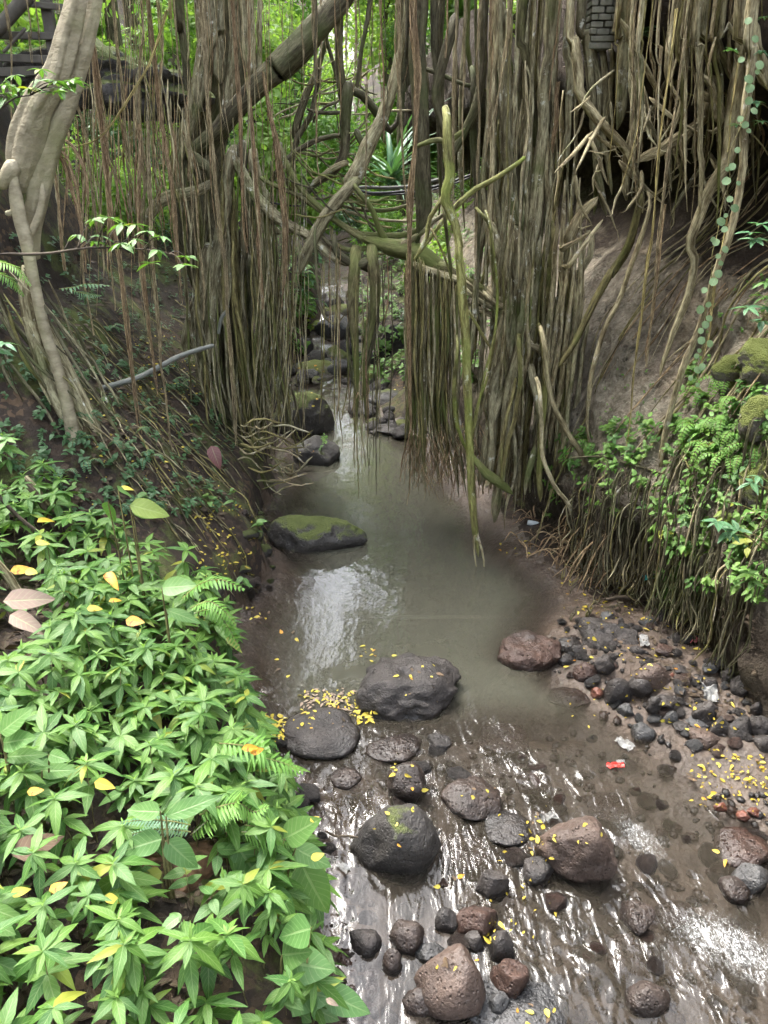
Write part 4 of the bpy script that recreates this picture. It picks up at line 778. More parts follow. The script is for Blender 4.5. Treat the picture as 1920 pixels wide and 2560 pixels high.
for i in range(26):                         # fine strings in the middle gap
    x0 = rng.uniform(230, 1010); y1 = rng.uniform(350, 1300)
    add_root(TB, f'B {x0:.0f},0 {x0+rng.uniform(-15,15):.0f},{y1*.4:.0f} {x0+rng.uniform(-25,25):.0f},{y1*.75:.0f} {x0+rng.uniform(-30,30):.0f},{y1:.0f}', rng.uniform(8.0, 9.6), rng.uniform(1.6, 5), rng.choice(['root_hair', 'bark_dark', 'root_olive', 'root_red']), 'root', sides=5, wig=.03)
for i in range(22):                         # vines crossing it
    x0, y0 = rng.uniform(150, 700), rng.uniform(250, 1000); x1, y1 = x0 + rng.uniform(150, 420), y0 + rng.uniform(-300, 300)
    add_root(TB, f'B {x0:.0f},{y0:.0f} {x0*.6+x1*.4+rng.uniform(-40,40):.0f},{y0*.6+y1*.4+rng.uniform(0,90):.0f} {x1:.0f},{y1:.0f}', rng.uniform(8.8, 9.6), rng.uniform(2.5, 8), rng.choice(['bark_dark', 'bark', 'root_olive']), 'root', sides=6, wig=.04)
# strangler fig on the right bank
TR = thing('strangler_fig', 'right bank strangler fig, a wall of grey trunk columns and hanging roots', 'tree', at(1330, 1330, 7.9))
R_ = lambda *a, **k: add_root(TR, *a, **k)
big = dict(sides=16, lump=.24, flute=.12, wig=.03, ends=False)
for spec, Y, r, m in [('C 370,0 350,400 335,700 315,950 285,1200 240,1620 F 220,300 190,600 140,900 90,1300 50,1620', [7.9, 7.8, 7.6], [34, 32, 32, 34, 38, 40, 40, 36, 34, 30, 24], 'bark'), ('C 505,0 490,400 465,700 450,940', 7.9, [24, 22, 20, 15], 'bark'), ('C 215,0 225,300 250,560 262,820', 8.2, [28, 27, 24, 22], 'bark_moss'),
      ('C 60,0 80,350 100,600 110,900 140,1100 205,1320', 8.0, [34, 34, 36, 34, 30, 16], 'bark'), ('C 545,0 570,200 600,520 625,800 650,1050 680,1250', 7.7, [26, 30, 24, 20, 16], 'bark'), ('C 500,0 525,250 540,430 550,550 650,720 800,925 890,1070 915,1235', 7.4, [20, 26, 27, 26, 22, 14], 'root_tan'), ('C 780,0 795,200 782,430 775,640 755,740', 7.5, [36, 38, 34, 26, 12], 'bark'),
      ('C 850,0 860,250 865,470 895,650 860,850 845,950 835,1150', 7.5, [40, 38, 36, 32, 20], 'root_tan'), ('C 1230,0 1240,300 1256,600 1248,900 1262,980 1250,1225', 6.6, [20, 19, 16, 14, 14, 9], 'root_tan'), ('C 1140,0 1095,280 1075,450', 6.9, [28, 25, 18], 'root_tan'), ('C 1215,0 1195,180 1155,540 1108,765', 6.8, [15, 16, 10], 'root_tan'), ('C 1290,0 1340,200 1400,340 1450,460', 6.9, [22, 22, 20, 14], 'bark'),
      ('C 790,0 815,140 895,285 1025,525', 7.2, [18, 18, 13], 'root_tan'), ('C 1340,480 1270,700 1070,850 905,935', 7.1, [30, 34, 34, 24], 'root_tan'), ('C 1500,0 1490,400 1470,750 1430,970 1350,1080 1280,1220 1220,1440 F 1250,100 1210,300 1150,450 1080,620 1030,780', 6.7, [34, 40, 36, 30, 26, 24, 20, 16, 10], 'root_tan'), ('C 1575,0 1560,300 1535,640 1505,950 1450,1200 1400,1450 1355,1640 F 1340,250 1260,520 1180,750 1090,1000 1045,1180 1030,1340', [6.0, 6.0, 6.2], [24, 24, 22, 22, 22, 21, 20, 19, 18, 16, 12], 'root_tan'),
      ('C 900,1150 885,1280 860,1390 800,1520 720,1640 F 740,180 610,430 500,620 420,740', 7.2, [18, 22, 24, 24, 22, 18, 12], 'root_olive'), ('C 960,1200 930,1420 880,1540 F 830,240 720,480 650,660 600,820 592,1000 605,1290', 7.0, [10, 13, 15, 15, 14, 12, 10, 8], 'root_tan'), ('C 1480,0 1530,230 1600,400 1650,520', 6.3, [34, 40, 42, 20], 'root_tan'), ('C 1580,0 1590,90 1610,250 1640,400', 6.1, [34, 38, 22], 'root_tan'), ('C 1400,0 1420,140 1480,250', 6.5, [16, 18, 12], 'bark'),
      ('C 600,240 620,330 660,560 650,760 640,1000 640,1220', 7.8, [22, 20, 20, 18, 14], 'bark'), ('C 690,320 700,600 690,860 720,1100', 7.8, [18, 18, 16, 10], 'bark'), ('C 740,300 720,560 700,760', 7.9, [16, 15, 12], 'bark'), ('C 830,0 845,160 870,350 905,440', 7.6, [20, 24, 26, 14], 'bark'), ('C 1350,600 1380,740 1330,780 1300,770', 6.8, [26, 20, 14, 8], 'root_tan'), ('C 1290,480 1330,620 1370,700', 6.8, [20, 24, 16], 'root_tan'),
      ('F 0,330 90,400 200,470', 7.8, 16, 'root_tan'), ('F 30,0 110,300 60,700 0,1000', 7.9, [28, 34, 34, 26], 'bark'), ('F 160,0 170,200 150,480 110,800 30,1100 -40,1400', 7.8, [28, 26, 28, 30, 28, 22], 'bark'), ('F 290,60 270,400 260,700 250,860', 7.8, [30, 34, 34, 22], 'bark'), ('F 380,0 360,300 340,600 330,900', 7.7, [18, 18, 16], 'root_olive'), ('F 470,0 440,200 370,500 340,700', 7.6, [22, 22, 20, 16], 'bark'),
      ('F 620,0 600,120 500,260 520,330 480,480 430,620', 7.6, [18, 20, 22, 20, 18, 14], 'bark'), ('F 320,600 350,900 320,1200 310,1500', 7.4, [16, 18, 16, 14], 'root_olive'), ('F 280,850 300,1150 240,1450', 7.5, [24, 22, 16], 'bark'), ('F 330,600 360,820 400,1000 480,1150 560,1280 590,1420 600,1590', 7.0, [14, 18, 18, 16, 12], 'root_tan'), ('F 320,900 325,1120 340,1310 400,1450 480,1560 495,1620', 6.9, [12, 14, 13, 9], 'root_tan'),
      ('F 200,650 190,900 170,1050 120,1200 80,1400', 7.4, [14, 13, 12, 9], 'root_olive'), ('F 460,60 520,20 580,-30', 7.1, [16, 10, 6], 'root_tan'), ('C 480,1560 560,1460 650,1330', 7.1, [13, 13, 10], 'root_tan'), ('E 1640,0 1620,400 1560,700 1500,1000 1480,1350', [8.0, 7.7], [34, 34, 32, 30, 24], 'bark'), ('E 1560,450 1540,800 1500,1150 1450,1400', 7.9, [28, 28, 26, 18], 'bark'),
      ('E 1390,1300 1500,1400 1600,1500', 7.5, [18, 26, 16], 'bark_moss'), ('E 1620,900 1560,1200 1540,1400', 7.5, [10, 10, 7], 'root_olive'), ('C 500,1400 560,1280 620,1180', 7.4, [34, 30, 22], 'root_tan')]:
    R_(spec, Y, r, m, **big)
# columns in the middle of the picture
R_('B 1060,0 1050,300 1062,600 1075,1000 1085,1250 1050,1440', 8.3, [48, 46, 46, 44, 46, 30], 'bark_dark', sides=20, flute=.16, nf=5, lump=.16)
for spec, Y, r, m in [('B 1000,0 1000,150 985,320', 8.5, [26, 24, 14], 'bark_dark'), ('B 940,0 940,250 925,440', 8.7, [16, 15, 8], 'bark_moss'), ('B 1260,150 1200,400 1165,560 1185,700 1240,850 1255,960', 8.2, [30, 28, 28, 24, 24, 20], 'bark_dark'), ('B 1150,0 1160,300 1180,520', 8.6, [22, 22, 18], 'bark_dark'), ('B 1450,0 1440,400 1400,640 1330,780 1250,930', 8.3, [26, 24, 26, 22, 20], 'bark_dark'),
      ('B 1090,400 1190,440 1300,490 1420,520 1480,560', 8.6, [12, 13, 12, 12, 8], 'bark_dark'), ('B 1070,860 1160,830 1240,840 1320,770', 7.9, [12, 15, 15, 14], 'bark_moss'), ('B 1560,0 1590,300 1640,600', 8.4, [16, 18, 18], 'bark_moss'), ('B 1600,150 1580,500 1590,900 1610,1250 1655,1320', 7.9, [22, 24, 26, 26, 14], 'bark'), ('B 1380,500 1390,900 1410,1200', 8.4, [18, 20, 18], 'bark_dark'), ('B 1500,350 1490,700 1510,1000', 8.4, [14, 14, 12], 'bark_dark'),
      ('B 1659,955 1500,1062 1400,1115 1250,1250 1060,1490', 7.6, [13, 15, 15, 15, 10], 'root_green'), ('B 1190,1195 1120,1300 1100,1400 1035,1525', 7.2, [13, 14, 13, 9], 'root_green'), ('B 1420,1260 1480,1340 1490,1480 1510,1650', 7.4, [9, 10, 9, 7], 'root_green'), ('B 1225,700 1230,930 1250,1040 1215,1180 1270,1310 1305,1500 E 1295,60 1325,300 1340,700 1352,1000 1362,1300 1375,1600 H 1395,90 1410,200', [7.2, 7.1, 7.0, 6.95], [26, 28, 30, 28, 27, 27, 26, 26, 25, 24, 22, 18, 8], 'root_green'),
      ('H 1395,60 1385,150 1405,300', 6.95, [8, 6, 3], 'root_tan'), ('H 1405,80 1440,180 1455,330', 6.95, [8, 6, 3], 'root_tan'), ('E 1285,650 1270,900 1285,1080 1340,1230', 7.2, [9, 14, 13, 8], 'root_green'), ('E 1480,-80 1520,250 1510,550 1440,850 1385,1130', 7.2, [7, 8, 8, 7, 4], 'root_green'), ('E 1510,550 1470,800 1400,1000 1370,1200', 7.3, [7, 7, 6], 'root_green'), ('E 1345,400 1420,520 1480,640', 7.3, [8, 9, 6], 'root_olive'), ('B 1210,1250 1230,1400 1260,1600', 7.3, [9, 10, 9], 'bark_moss'), ('B 1150,1400 1220,1550 1260,1659', 7.5, 7, 'root_olive')]:
    R_(spec, Y, r, m, sides=12, lump=.16, flute=.05, ends=False)
for i in range(56):                         # columns and ropes that fill the wall of roots
    x0 = rng.uniform(-60, 560); x1 = x0*.8 + rng.uniform(-170, 30); y0 = rng.choice([0, rng.uniform(100, 900)]); y1 = rng.uniform(1500, 3150); Yd = rng.uniform(7.8, 8.9)
    q = rng.uniform(4, 17)
    R_(f'C {x0:.0f},{y0:.0f} {x0*.8+x1*.2+rng.uniform(-15,15):.0f},{y0*.65+y1*.35:.0f} {x0*.4+x1*.6+rng.uniform(-15,15):.0f},{y0*.3+y1*.7:.0f} {x1:.0f},{y1:.0f}', [Yd, Yd-.25], q*np.array([1, 1.05, 1, .7]), rng.choice(['bark', 'bark_dark', 'root_tan', 'root_olive'], p=[.42, .12, .26, .20]), sides=8, wig=.04, lump=.28, flute=.08)
for i in range(12):
    x0 = rng.uniform(1080, 1640); y1 = rng.uniform(900, 1659); Yd = rng.uniform(8.5, 9.3)
    R_(f'B {x0:.0f},0 {x0+rng.uniform(-25,25):.0f},{y1*.5:.0f} {x0+rng.uniform(-40,40):.0f},{y1:.0f}', Yd, rng.uniform(6, 17), rng.choice(['bark_dark', 'bark', 'bark_moss'], p=[.55, .2, .25]), sides=8, wig=.03, lump=.2)
for i in range(105):                        # curtain hanging from the bridge beside the pool
    x0 = rng.uniform(985, 1300); y0 = 60 + (x0-985)*.52 + rng.uniform(0, 60); y1 = rng.uniform(1150, 1480) + (x0-985)*.22; x1 = x0 + rng.uniform(-20, 40) + (x0 > 1100)*rng.uniform(0, 70); Yd = rng.uniform(7.75, 8.5)
    R_(f'E {x0:.0f},{y0:.0f} {x0+rng.uniform(-10,10):.0f},{y0*.65+y1*.35:.0f} {x0+rng.uniform(-12,16):.0f},{y0*.3+y1*.7:.0f} {x1:.0f},{y1:.0f}', [Yd, Yd-.05], np.array([1, 1, .9, .55])*rng.uniform(4, 9), rng.choice(['root_olive', 'bark_moss', 'bark', 'root_tan'], p=[.5, .2, .2, .1]), sides=6, wig=.02)
for i in range(52):                         # buttress roots that run down and out to the bank
    u = rng.uniform(0, 1); x0 = 40 + 560*u + rng.uniform(-40, 40); y0 = rng.uniform(-420, 350); x1 = -40 + 470*u + rng.uniform(-60, 60); y1 = rng.uniform(1290, 1640); h = hit(*cpx('F', x1, y1))
    if h is None or h[3] == 'water': continue
    Y1 = h[0][1] + .02; Y0 = rng.uniform(7.3, 7.9); q = rng.uniform(5, 15)
    R_(f'F {x0:.0f},{y0:.0f} {x0*.75+x1*.25+rng.uniform(-15,15):.0f},{y0*.7+y1*.3:.0f} {x0*.4+x1*.6+rng.uniform(-20,20):.0f},{y0*.35+y1*.65:.0f} {x1:.0f},{y1:.0f}', [Y0, Y0*.75+Y1*.25 - .1, Y0*.4+Y1*.6 - .12, Y1], q*np.array([.7, 1, 1.1, .9]), rng.choice(['bark', 'root_tan', 'root_olive'], p=[.45, .35, .2]), sides=9, wig=.03, lump=.28, flute=.08)
fr = MB()
for i in range(190):                        # fringe of hair roots at its lower end
    x0, y0 = rng.uniform(990, 1420), rng.uniform(1080, 1380); Yd = rng.uniform(7.5, 8.2); dx = rng.uniform(-60, 60); dy = rng.uniform(60, 210)
    PR = cpath(f'E {x0:.0f},{y0:.0f} {x0+dx*.3+rng.uniform(-15,15):.0f},{y0+dy*.4:.0f} {x0+dx:.0f},{y0+dy:.0f}', Yd, [2.6, 2.2, 1.2]); root_mb(PR, n=10, sides=4, wig=.02, mb=fr)
tag(fr.build('root_fringe', M['root_red'], TR), kind='stuff')
for spec, Y, r, k, m in [('B 1040,0 1052,300 1048,500 1030,800 1015,1150 1012,1500 E 1005,250 1010,550 1000,900 1000,1150 975,1300 960,1440', 7.4, [28, 26, 24, 20, 18, 17, 16, 14, 12, 8, 5, 2], 26, 'root_red'), ('B 950,0 945,400 955,800 975,1100 1005,1400', 7.8, [10, 9, 7, 5], 9, 'root_hair'), ('B 1240,0 1235,180 1228,350', 7.8, [10, 9, 4], 9, 'root_red'), ('B 1290,0 1282,400 1270,800 1262,1200 1255,1400', 7.7, [10, 10, 8, 4], 11, 'root_hair'),
      ('B 1345,0 1332,550 1318,1100', 7.7, [9, 8, 5], 9, 'root_hair'), ('B 1425,0 1415,350 1432,700 1415,1000 1395,1600', 7.6, [9, 8, 7, 5], 9, 'root_hair'), ('B 1500,0 1485,400 1470,850 1460,960', 7.7, [8, 8, 5], 8, 'root_hair'), ('B 1600,0 1560,400 1500,700 1455,920', 7.5, [7, 7, 4], 7, 'root_hair'), ('C 20,0 25,300 0,600', 7.6, [9, 8, 6], 8, 'root_red'), ('C 135,0 110,250 75,560 40,800', 7.5, [9, 8, 5], 8, 'root_hair'), ('C 430,0 400,300 370,600', 7.6, [6, 6, 4], 6, 'root_red'), ('C 420,480 400,800 395,900', 7.7, [14, 14, 8], 14, 'root_red'),
      ('C 990,0 955,250 910,560 880,800 830,1000 790,1120', 6.6, [5, 5, 4, 3], 3, 'root_yellow'), ('C 1120,60 1080,400 1045,750 1010,1000 960,1400 F 930,150 905,450 870,750 845,1000 820,1230', 6.3, [14, 13, 10, 10, 10, 9, 9, 8, 7, 5], 7, 'root_yellow'), ('C 1190,150 1130,500 1085,800 1060,1000 1030,1300 F 990,250 960,500 930,750', 6.4, [11, 10, 8, 7, 7, 8, 8, 5], 7, 'root_hair'), ('F 1040,-200 1000,150 965,420 930,720', 6.5, [8, 10, 11, 5], 10, 'root_red'),
      ('C 780,0 765,300 745,600 715,900 705,1100', 7.1, [3, 3, 2], 3, 'root_yellow'), ('F 1420,-150 1350,250 1330,480 1290,650 1230,830', 6.0, [6, 7, 7, 5], 6, 'root_yellow'), ('C 1490,330 1470,600 1440,900', 6.0, [5, 5, 3], 4, 'root_yellow')]:
    add_bundle(TR, spec, Y, r, m, k, strand=.0042)
# root tangle above the hollow
for i in range(46):                         # straight hanging roots before the hollow
    x0 = rng.choice([rng.uniform(480, 530), rng.uniform(800, 1640)], p=[.1, .9]); y1 = rng.uniform(550, 1350); Yd = rng.uniform(6.4, 7.4)
    R_(f'C {x0:.0f},0 {x0+rng.uniform(-25,20):.0f},{y1*.4:.0f} {x0+rng.uniform(-50,15):.0f},{y1*.75:.0f} {x0+rng.uniform(-70,10):.0f},{y1:.0f}', Yd, rng.uniform(3, 12), rng.choice(['root_tan', 'bark', 'root_olive', 'root_hair']), sides=7, wig=.025, lump=.25)
for i in range(38):
    x0, y0 = rng.uniform(500, 1320), rng.uniform(350, 1100); L = rng.uniform(160, 420); a = rng.uniform(.6, 2.5); Yd = rng.uniform(6.9, 7.6)
    x1, y1 = x0 + L*math.cos(a), y0 + L*math.sin(a); r = rng.uniform(6, 16)
    PR = cpath(f'C {x0:.0f},{y0:.0f} {(x0+x1)/2+rng.uniform(-40,40):.0f},{(y0+y1)/2+rng.uniform(-30,30):.0f} {x1:.0f},{y1:.0f}', [Yd, Yd + rng.uniform(-.3, .2)], [r, r*.85, r*.4]); mb = root_mb(PR, sides=8, wig=.012, lump=.25)
    for j in range(rng.integers(1, 4)):     # stubby side rootlets
        t = rng.uniform(.45, 1); b = PR[0]*(1-t) + PR[-1]*t; e = b.copy(); v = rng.normal(size=3); v[2] = -abs(v[2])*.8; e[:3] += v/np.linalg.norm(v)*rng.uniform(.08, .22); b[3] *= .6; e[3] = b[3]*.5
        root_mb(np.vstack([b, (b+e)/2 + np.array((.01, 0, -.01, 0)), e]), n=8, sides=6, wig=.015, lump=.3, mb=mb)
    mb.build('aerial_root', M[rng.choice(['root_tan', 'bark'], p=[.65, .35])], TR)
# roots that cling to the right bank
def bank_root(s0, k0, s1, k1, r, mat, off=.035, wig=.03, n=26):
    P = np.array([wall_pt(s0 + (s1-s0)*t, k0 + (k1-k0)*t) for t in np.linspace(0, 1, 7)]); out = []
    for p in P:
        h = BV.ray_cast(Vector((p[0]-1.4, p[1]-.6, p[2])), Vector((1, .43, 0)).normalized(), 4)
        b = np.array(h[0]) if h[0] is not None else p
        out.append(np.append(b + np.array((-.9, -.4, 0))*off*rng.uniform(.6, 1.8), r*rng.uniform(.8, 1.1)))
    return root_mb(np.array(out), n=n, sides=5, wig=wig).build('root', M[mat], TR)
S_OF = lambda y: float(np.interp(y, bs[:, 1], np.arange(260)))
for i in range(60):                         # over the rock face, running down to the left
    y0 = rng.uniform(5.0, 7.2); k0 = rng.uniform(36, 52); bank_root(S_OF(y0), k0, S_OF(y0 + rng.uniform(.1, .7)), max(4, k0 - rng.uniform(12, 34)), rng.uniform(.004, .011), rng.choice(['root_tan', 'root_red', 'root_olive']))
fb = MB()
for i in range(330):                        # the thick fringe over the lower bank
    px = rng.uniform(1430, 1960); lip = np.interp(px, [1430, 1600, 1960], [1330, 1300, 1200]); h = hit(min(px, 1919) if i % 3 else px, lip + rng.uniform(-140, 230))
    if h is None or h[3] not in ('bank', 'ground'): continue
    b = h[0]
    b = b + np.array((-.9, -.35, 0))*rng.uniform(.03, .16); foot = max(gz1(b[0], b[1]), .15) + rng.uniform(0, .25); q = b + rng.normal(size=3)*(.04, .04, 0) + np.array((.06, .03, .10))
    out = np.array([np.append(v, rng.uniform(.004, .0095)) for v in (q, b, b*(.7, .7, .65) + np.array((b[0]*.3, b[1]*.3, foot*.35)), np.array((b[0] + rng.uniform(-.05, .05), b[1] + rng.uniform(-.05, .05), b[2]*.3 + foot*.7)), np.array((b[0] + rng.uniform(-.08, .08), b[1] + rng.uniform(-.08, .08), foot)))])
    if i < 110: root_mb(np.array(out), n=22, sides=5, wig=.035).build('root', M[rng.choice(['root_tan', 'root_olive', 'bark', 'bark_dark'], p=[.12, .30, .23, .35])], TR)
    else: root_mb(np.array(out), n=18, sides=4, wig=.04, mb=fb)
tag(fb.build('fine_roots', M['bark_dark'], TR), kind='stuff')
sh = MB()
for i in range(150):                        # matted roots and sticks at the foot of the fig, along the pool
    px, py = rng.uniform(1210, 1560), rng.uniform(1290, 1450); h = hit(px, py)
    if h is None or h[3] == 'water': continue
    p = h[0]; a = rng.uniform(0, 6.28); L = rng.uniform(.1, .42); e = p + np.array((L*math.cos(a), L*math.sin(a)*.6, 0)); e[2] = max(gz1(e[0], e[1]), float(zw(e[1]))) + rng.uniform(.0, .15); m = (p+e)/2; m[2] += rng.uniform(.02, .12)
    root_mb(np.column_stack([np.array([p, m, e]), [.007, .006, .004]])*np.array((1, 1, 1, rng.uniform(.5, 1.6))), n=12, sides=5, wig=.02, mb=sh)
tag(sh.build('matted_roots', M['root_red'], TR), kind='stuff')
# overhead limbs that carry the hanging roots (above the picture)
for T, pts, r in [(TL, [(-3.2, 10, 6.2), (-2.4, 8.6, 7.0), (-1.9, 7.8, 6.9), (-1.2, 7.6, 6.7)], [.22, .2, .17, .1]), (TL, [(-2.9, 9.9, 6.4), (-3.4, 8.2, 6.9), (-3.6, 6.9, 7.1)], [.2, .17, .1]), (TR, [(2.2, 8.6, 6.2), (1.2, 8.2, 7.0), (.8, 8.3, 6.9), (.4, 8.4, 6.8)], [.22, .2, .15, .1]), (TR, [(2.3, 8.2, 6.3), (2.5, 7.0, 6.9), (2.6, 6.0, 7.2)], [.2, .18, .1])]:
    root_mb(np.column_stack([np.array(pts), r]), n=30, sides=10, lump=.15).build('limb', M['bark_dark'], T)

# ------------------------------------------------------------------ built things
def boxv(x0, x1, y0, y1, z0, z1, j=0.0):
    V = np.array([(x, y, z) for x in (x0, x1) for y in (y0, y1) for z in (z0, z1)], float); V += rng.uniform(-j, j, V.shape)
    return V, [(0, 1, 3, 2), (4, 6, 7, 5), (0, 4, 5, 1), (2, 3, 7, 6), (0, 2, 6, 4), (1, 5, 7, 3)]
def bevel_box(name, mat, sx, sy, sz, bev, parent, loc, rot=None):
    b = bmesh.new(); bmesh.ops.create_cube(b, size=1); bmesh.ops.scale(b, vec=(sx, sy, sz), verts=b.verts); bmesh.ops.bevel(b, geom=b.edges[:], offset=bev, segments=1, affect='EDGES')
    for v in b.verts: v.co += Vector(rng.uniform(-bev*.35, bev*.35, 3))
    me = bpy.data.meshes.new(name); b.to_mesh(me); b.free(); me.materials.append(M[mat]); return put(name, me, parent, loc, rot)
p0 = at(1500, 118, 7.7); pil = thing('brick_pillar', 'stub of an old grey brick pillar hanging among the roots at the top', 'pillar', p0); wpx = depth_of(p0)/FPX
bevel_box('mortar_core', 'mortar', 60*wpx, .2, 2.4, .01, pil, (0, .1, 1.2 + 10*wpx), None)
for row in range(16):
    h = 15.0*wpx; z = row*h - .02; off = 0 if row % 2 else .5
    w = 33*wpx
    xs = [(-.52, .98), (.52, .98)] if row % 2 else [(-.78, .5), (0, 1.0), (.78, .5)]
    if row == 0: xs = [(-.1, 1.75)]
    if row == 1: xs = [(.1, 2.1)]
    for c, ww in xs: bevel_box('brick', 'brick', w*ww*.95, .22 + rng.uniform(0, .03), h*.86, .006, pil, (c*w, .06 - rng.uniform(0, .02), z + h/2), (0, rng.uniform(-.02, .02), rng.uniform(-.04, .04)))
fen = thing('plank_railing', 'dark plank railing behind the leaning tree at the top left', 'railing', at(60, 170, 9.3))
for x0, y0, x1, y1, t in [(-200, 205, 330, 215, 20), (-200, 335, 285, 352, 21), (90, 18, 420, 48, 16), (-200, 430, 260, 420, 24)]:
    a, b = at(*cpx('A', x0, y0), 9.3), at(*cpx('A', x1, y1), 9.3); c = (a+b)/2 - np.array(fen.location); L = np.linalg.norm(b-a)
    bevel_box('plank', 'plank', L, .05, 2*t/2.37*depth_of(a)/FPX, .006, fen, c, (0, -math.atan2(b[2]-a[2], b[0]-a[0]), 0))
for x in (-60, 300): a, b = at(*cpx('A', x, -150), 9.38), at(*cpx('A', x, 500), 9.38); c = (a+b)/2 - np.array(fen.location); bevel_box('post', 'plank', .11, .09, np.linalg.norm(b-a), .008, fen, c)
for x0, y0, x1, y1, r, nm in [(-30, 190, 170, -30, 42, 'beam'), (20, 310, 150, 170, 10, 'brace')]:
    mb = MB(); PR = cpath(f'A {x0},{y0} {(x0+x1)/2},{(y0+y1)/2} {x1},{y1}', 9.1, r); tube(mb, spline(PR, 10)[:, :3], PR[:, 3].mean(), 8); mb.build(nm, M['plank'], fen)
def rod(name, spec, Y, r, mat, label, cat, n=40, sides=10, nodes=()):
    PR = cpath(spec, Y, r); S = spline(PR, n); mb = MB(); rr = S[:, 3].copy()
    for t in nodes: rr[int(t*(n-1))] *= 1.13
    tube(mb, S[:, :3], rr, sides, seed=nseed()); o = put(name, mb.mesh(name, M[mat])); return tag(o, label, cat)
rod('bamboo_pole', 'D 520,902 700,852 820,815 930,760 1050,695 1150,658 1265,624', [7.3, 7.8], [16, 17, 16, 16, 15, 14, 12], 'pipe', 'grey bamboo pole lying slantwise across the left slope', 'pole', nodes=(.2, .32, .5, .68, .9))
rod('water_pipe', 'B 680,1118 740,1110 880,1113 1010,1104 1100,1085 1260,1040', 10.4, 10, 'pvc', 'pale pipe crossing the gap behind the brown root column', 'pipe')
rod('cable', 'B 640,1110 720,1132 800,1145 1010,1130 1200,1095 1330,1050 1560,975', 10.2, 8, 'cable', 'thick black cable crossing above the root bridge', 'cable')
rod('cable', 'B 620,1150 800,1155 1000,1146 1200,1110 1420,1030', 10.3, 5, 'cable', 'thin black cable just under the thick one', 'cable')
rod('cable', 'B 150,1195 280,1216 370,1220', 9.0, 5, 'cable', 'short black cable at the left end of the root bridge', 'cable')
rod('dead_branch', 'D 1295,555 1310,470 1335,430 1355,390', 8.4, [9, 11, 10, 6], 'pipe', 'short bleached grey stick beside the left root skirt', 'stick')
rod('dead_branch', 'G 130,0 200,70 260,160 330,290', 5.4, [17, 19, 18, 14], 'twig', 'dark fallen branch on the upper left bank', 'branch')
rod('dead_branch', 'G 150,-20 230,70 320,190', 5.5, [15, 15, 10], 'root_tan', 'tan branch lying beside the dark fallen one', 'branch')
rod('dead_branch', 'G -30,480 40,560 100,650 170,740', 4.6, [24, 26, 24, 16], 'root_tan', 'thick tan branch at the left edge of the bank', 'branch')
rod('dead_branch', 'G -40,60 80,190 160,260 240,310', 5.0, [10, 12, 11, 7], 'twig', 'thin dark branch at the left edge', 'branch')
rod('dead_branch', 'I 700,470 800,455 900,490 970,545', 6.0, [9, 10, 9, 5], 'twig', 'dark driftwood stick on the mud by the right bank', 'branch')
rod('dead_branch', 'K 505,515 570,545 640,545 700,555', 3.25, [6, 7, 7, 5], 'twig', 'broken twig caught left of the big round boulder', 'twig')
rod('dead_branch', 'F 480,1290 680,1285 850,1330 1050,1385 1250,1415 1350,1430', [6.9, 5.6], [5, 7, 8, 9, 9, 7], 'bark_dark', 'thin dark branch lying across the foot of the rock face', 'branch')
rod('dead_branch', 'J 470,700 560,900 640,1060 720,1190', 2.7, [4, 5, 5, 4], 'twig', 'thin brown stem slanting through the foreground plants', 'stem')
rod('dead_branch', 'J 700,1040 740,1120 820,1190 910,1210', 2.75, [7, 8, 8, 6], 'root_tan', 'pale broken stick in the leaf litter', 'stick')
# ------------------------------------------------------------------ leaves
def leaf_arrays(W=.3, droop=.2, fold=.12, shape='lance', n=7, serr=0.0, wave=0.0, curl=0.0):
    u = np.linspace(0, 1, n+1)
    w = {'lance': np.sin(np.pi*u**.80)**.9*(1-.25*u), 'ovate': np.sin(np.pi*u**.62)**.8, 'round': np.sqrt(np.clip(1-(2*u-1)**2, 0, 1))**.85, 'strap': np.minimum(1, 6*u+.3)*(1-u**3), 'heart': np.sin(np.pi*np.clip(u, 0, 1)**.5)**.75}[shape]*W*.5
    w[0] = max(w[0], .012); w[-1] = .002; w = w*(1 + serr*np.where(np.arange(n+1) % 2, 1, -1))
    z = -droop*u**2 + .08*droop*u; V = []; UV = []
    for i in range(n+1):
        for s, vv in ((-1, 0.), (0, .5), (1, 1.)):
            V.append((u[i], s*w[i]*(1-curl*.3), z[i] + abs(s)*w[i]*fold*2 + abs(s)*wave*math.sin(u[i]*14 + s*1.3))); UV.append((u[i], vv))
    Q = [(3*i+k, 3*i+3+k, 3*i+4+k, 3*i+1+k) for i in range(n) for k in (0, 1)]
    return np.array(V), np.array(Q), np.array(UV)
def leaf_mesh(mat, name='leaf', **k):
    V, Q, UV = leaf_arrays(**k); return mk_mesh(name, V, [Q], M[mat], True, uv=UV)
def frame(X, up):
    X = X/np.linalg.norm(X); Zv = up - X*(up @ X); Zv /= np.linalg.norm(Zv) + 1e-9; Yv = np.cross(Zv, X); return Matrix(np.column_stack([X, Yv, Zv]).tolist()).to_quaternion()
LW = [leaf_mesh('leaf', W=w, droop=d, fold=f, n=7, serr=.05, wave=.008) for w, d, f in [(.34, .30, .12), (.30, .18, .08), (.37, .45, .10), (.32, .10, .14)]]
LY = [leaf_mesh('leaf_young', W=.30, droop=.2, fold=.18, n=6), leaf_mesh('leaf_young', W=.26, droop=.35, fold=.12, n=6)]
STEM = (lambda mb: (tube(mb, np.array([(0, 0, 0), (.01, .01, .35), (-.008, .012, .7), (0, 0, 1)]), [.013, .011, .009, .006], 5, seed=3), mb.mesh('stem', M['root_olive']))[1])(MB())
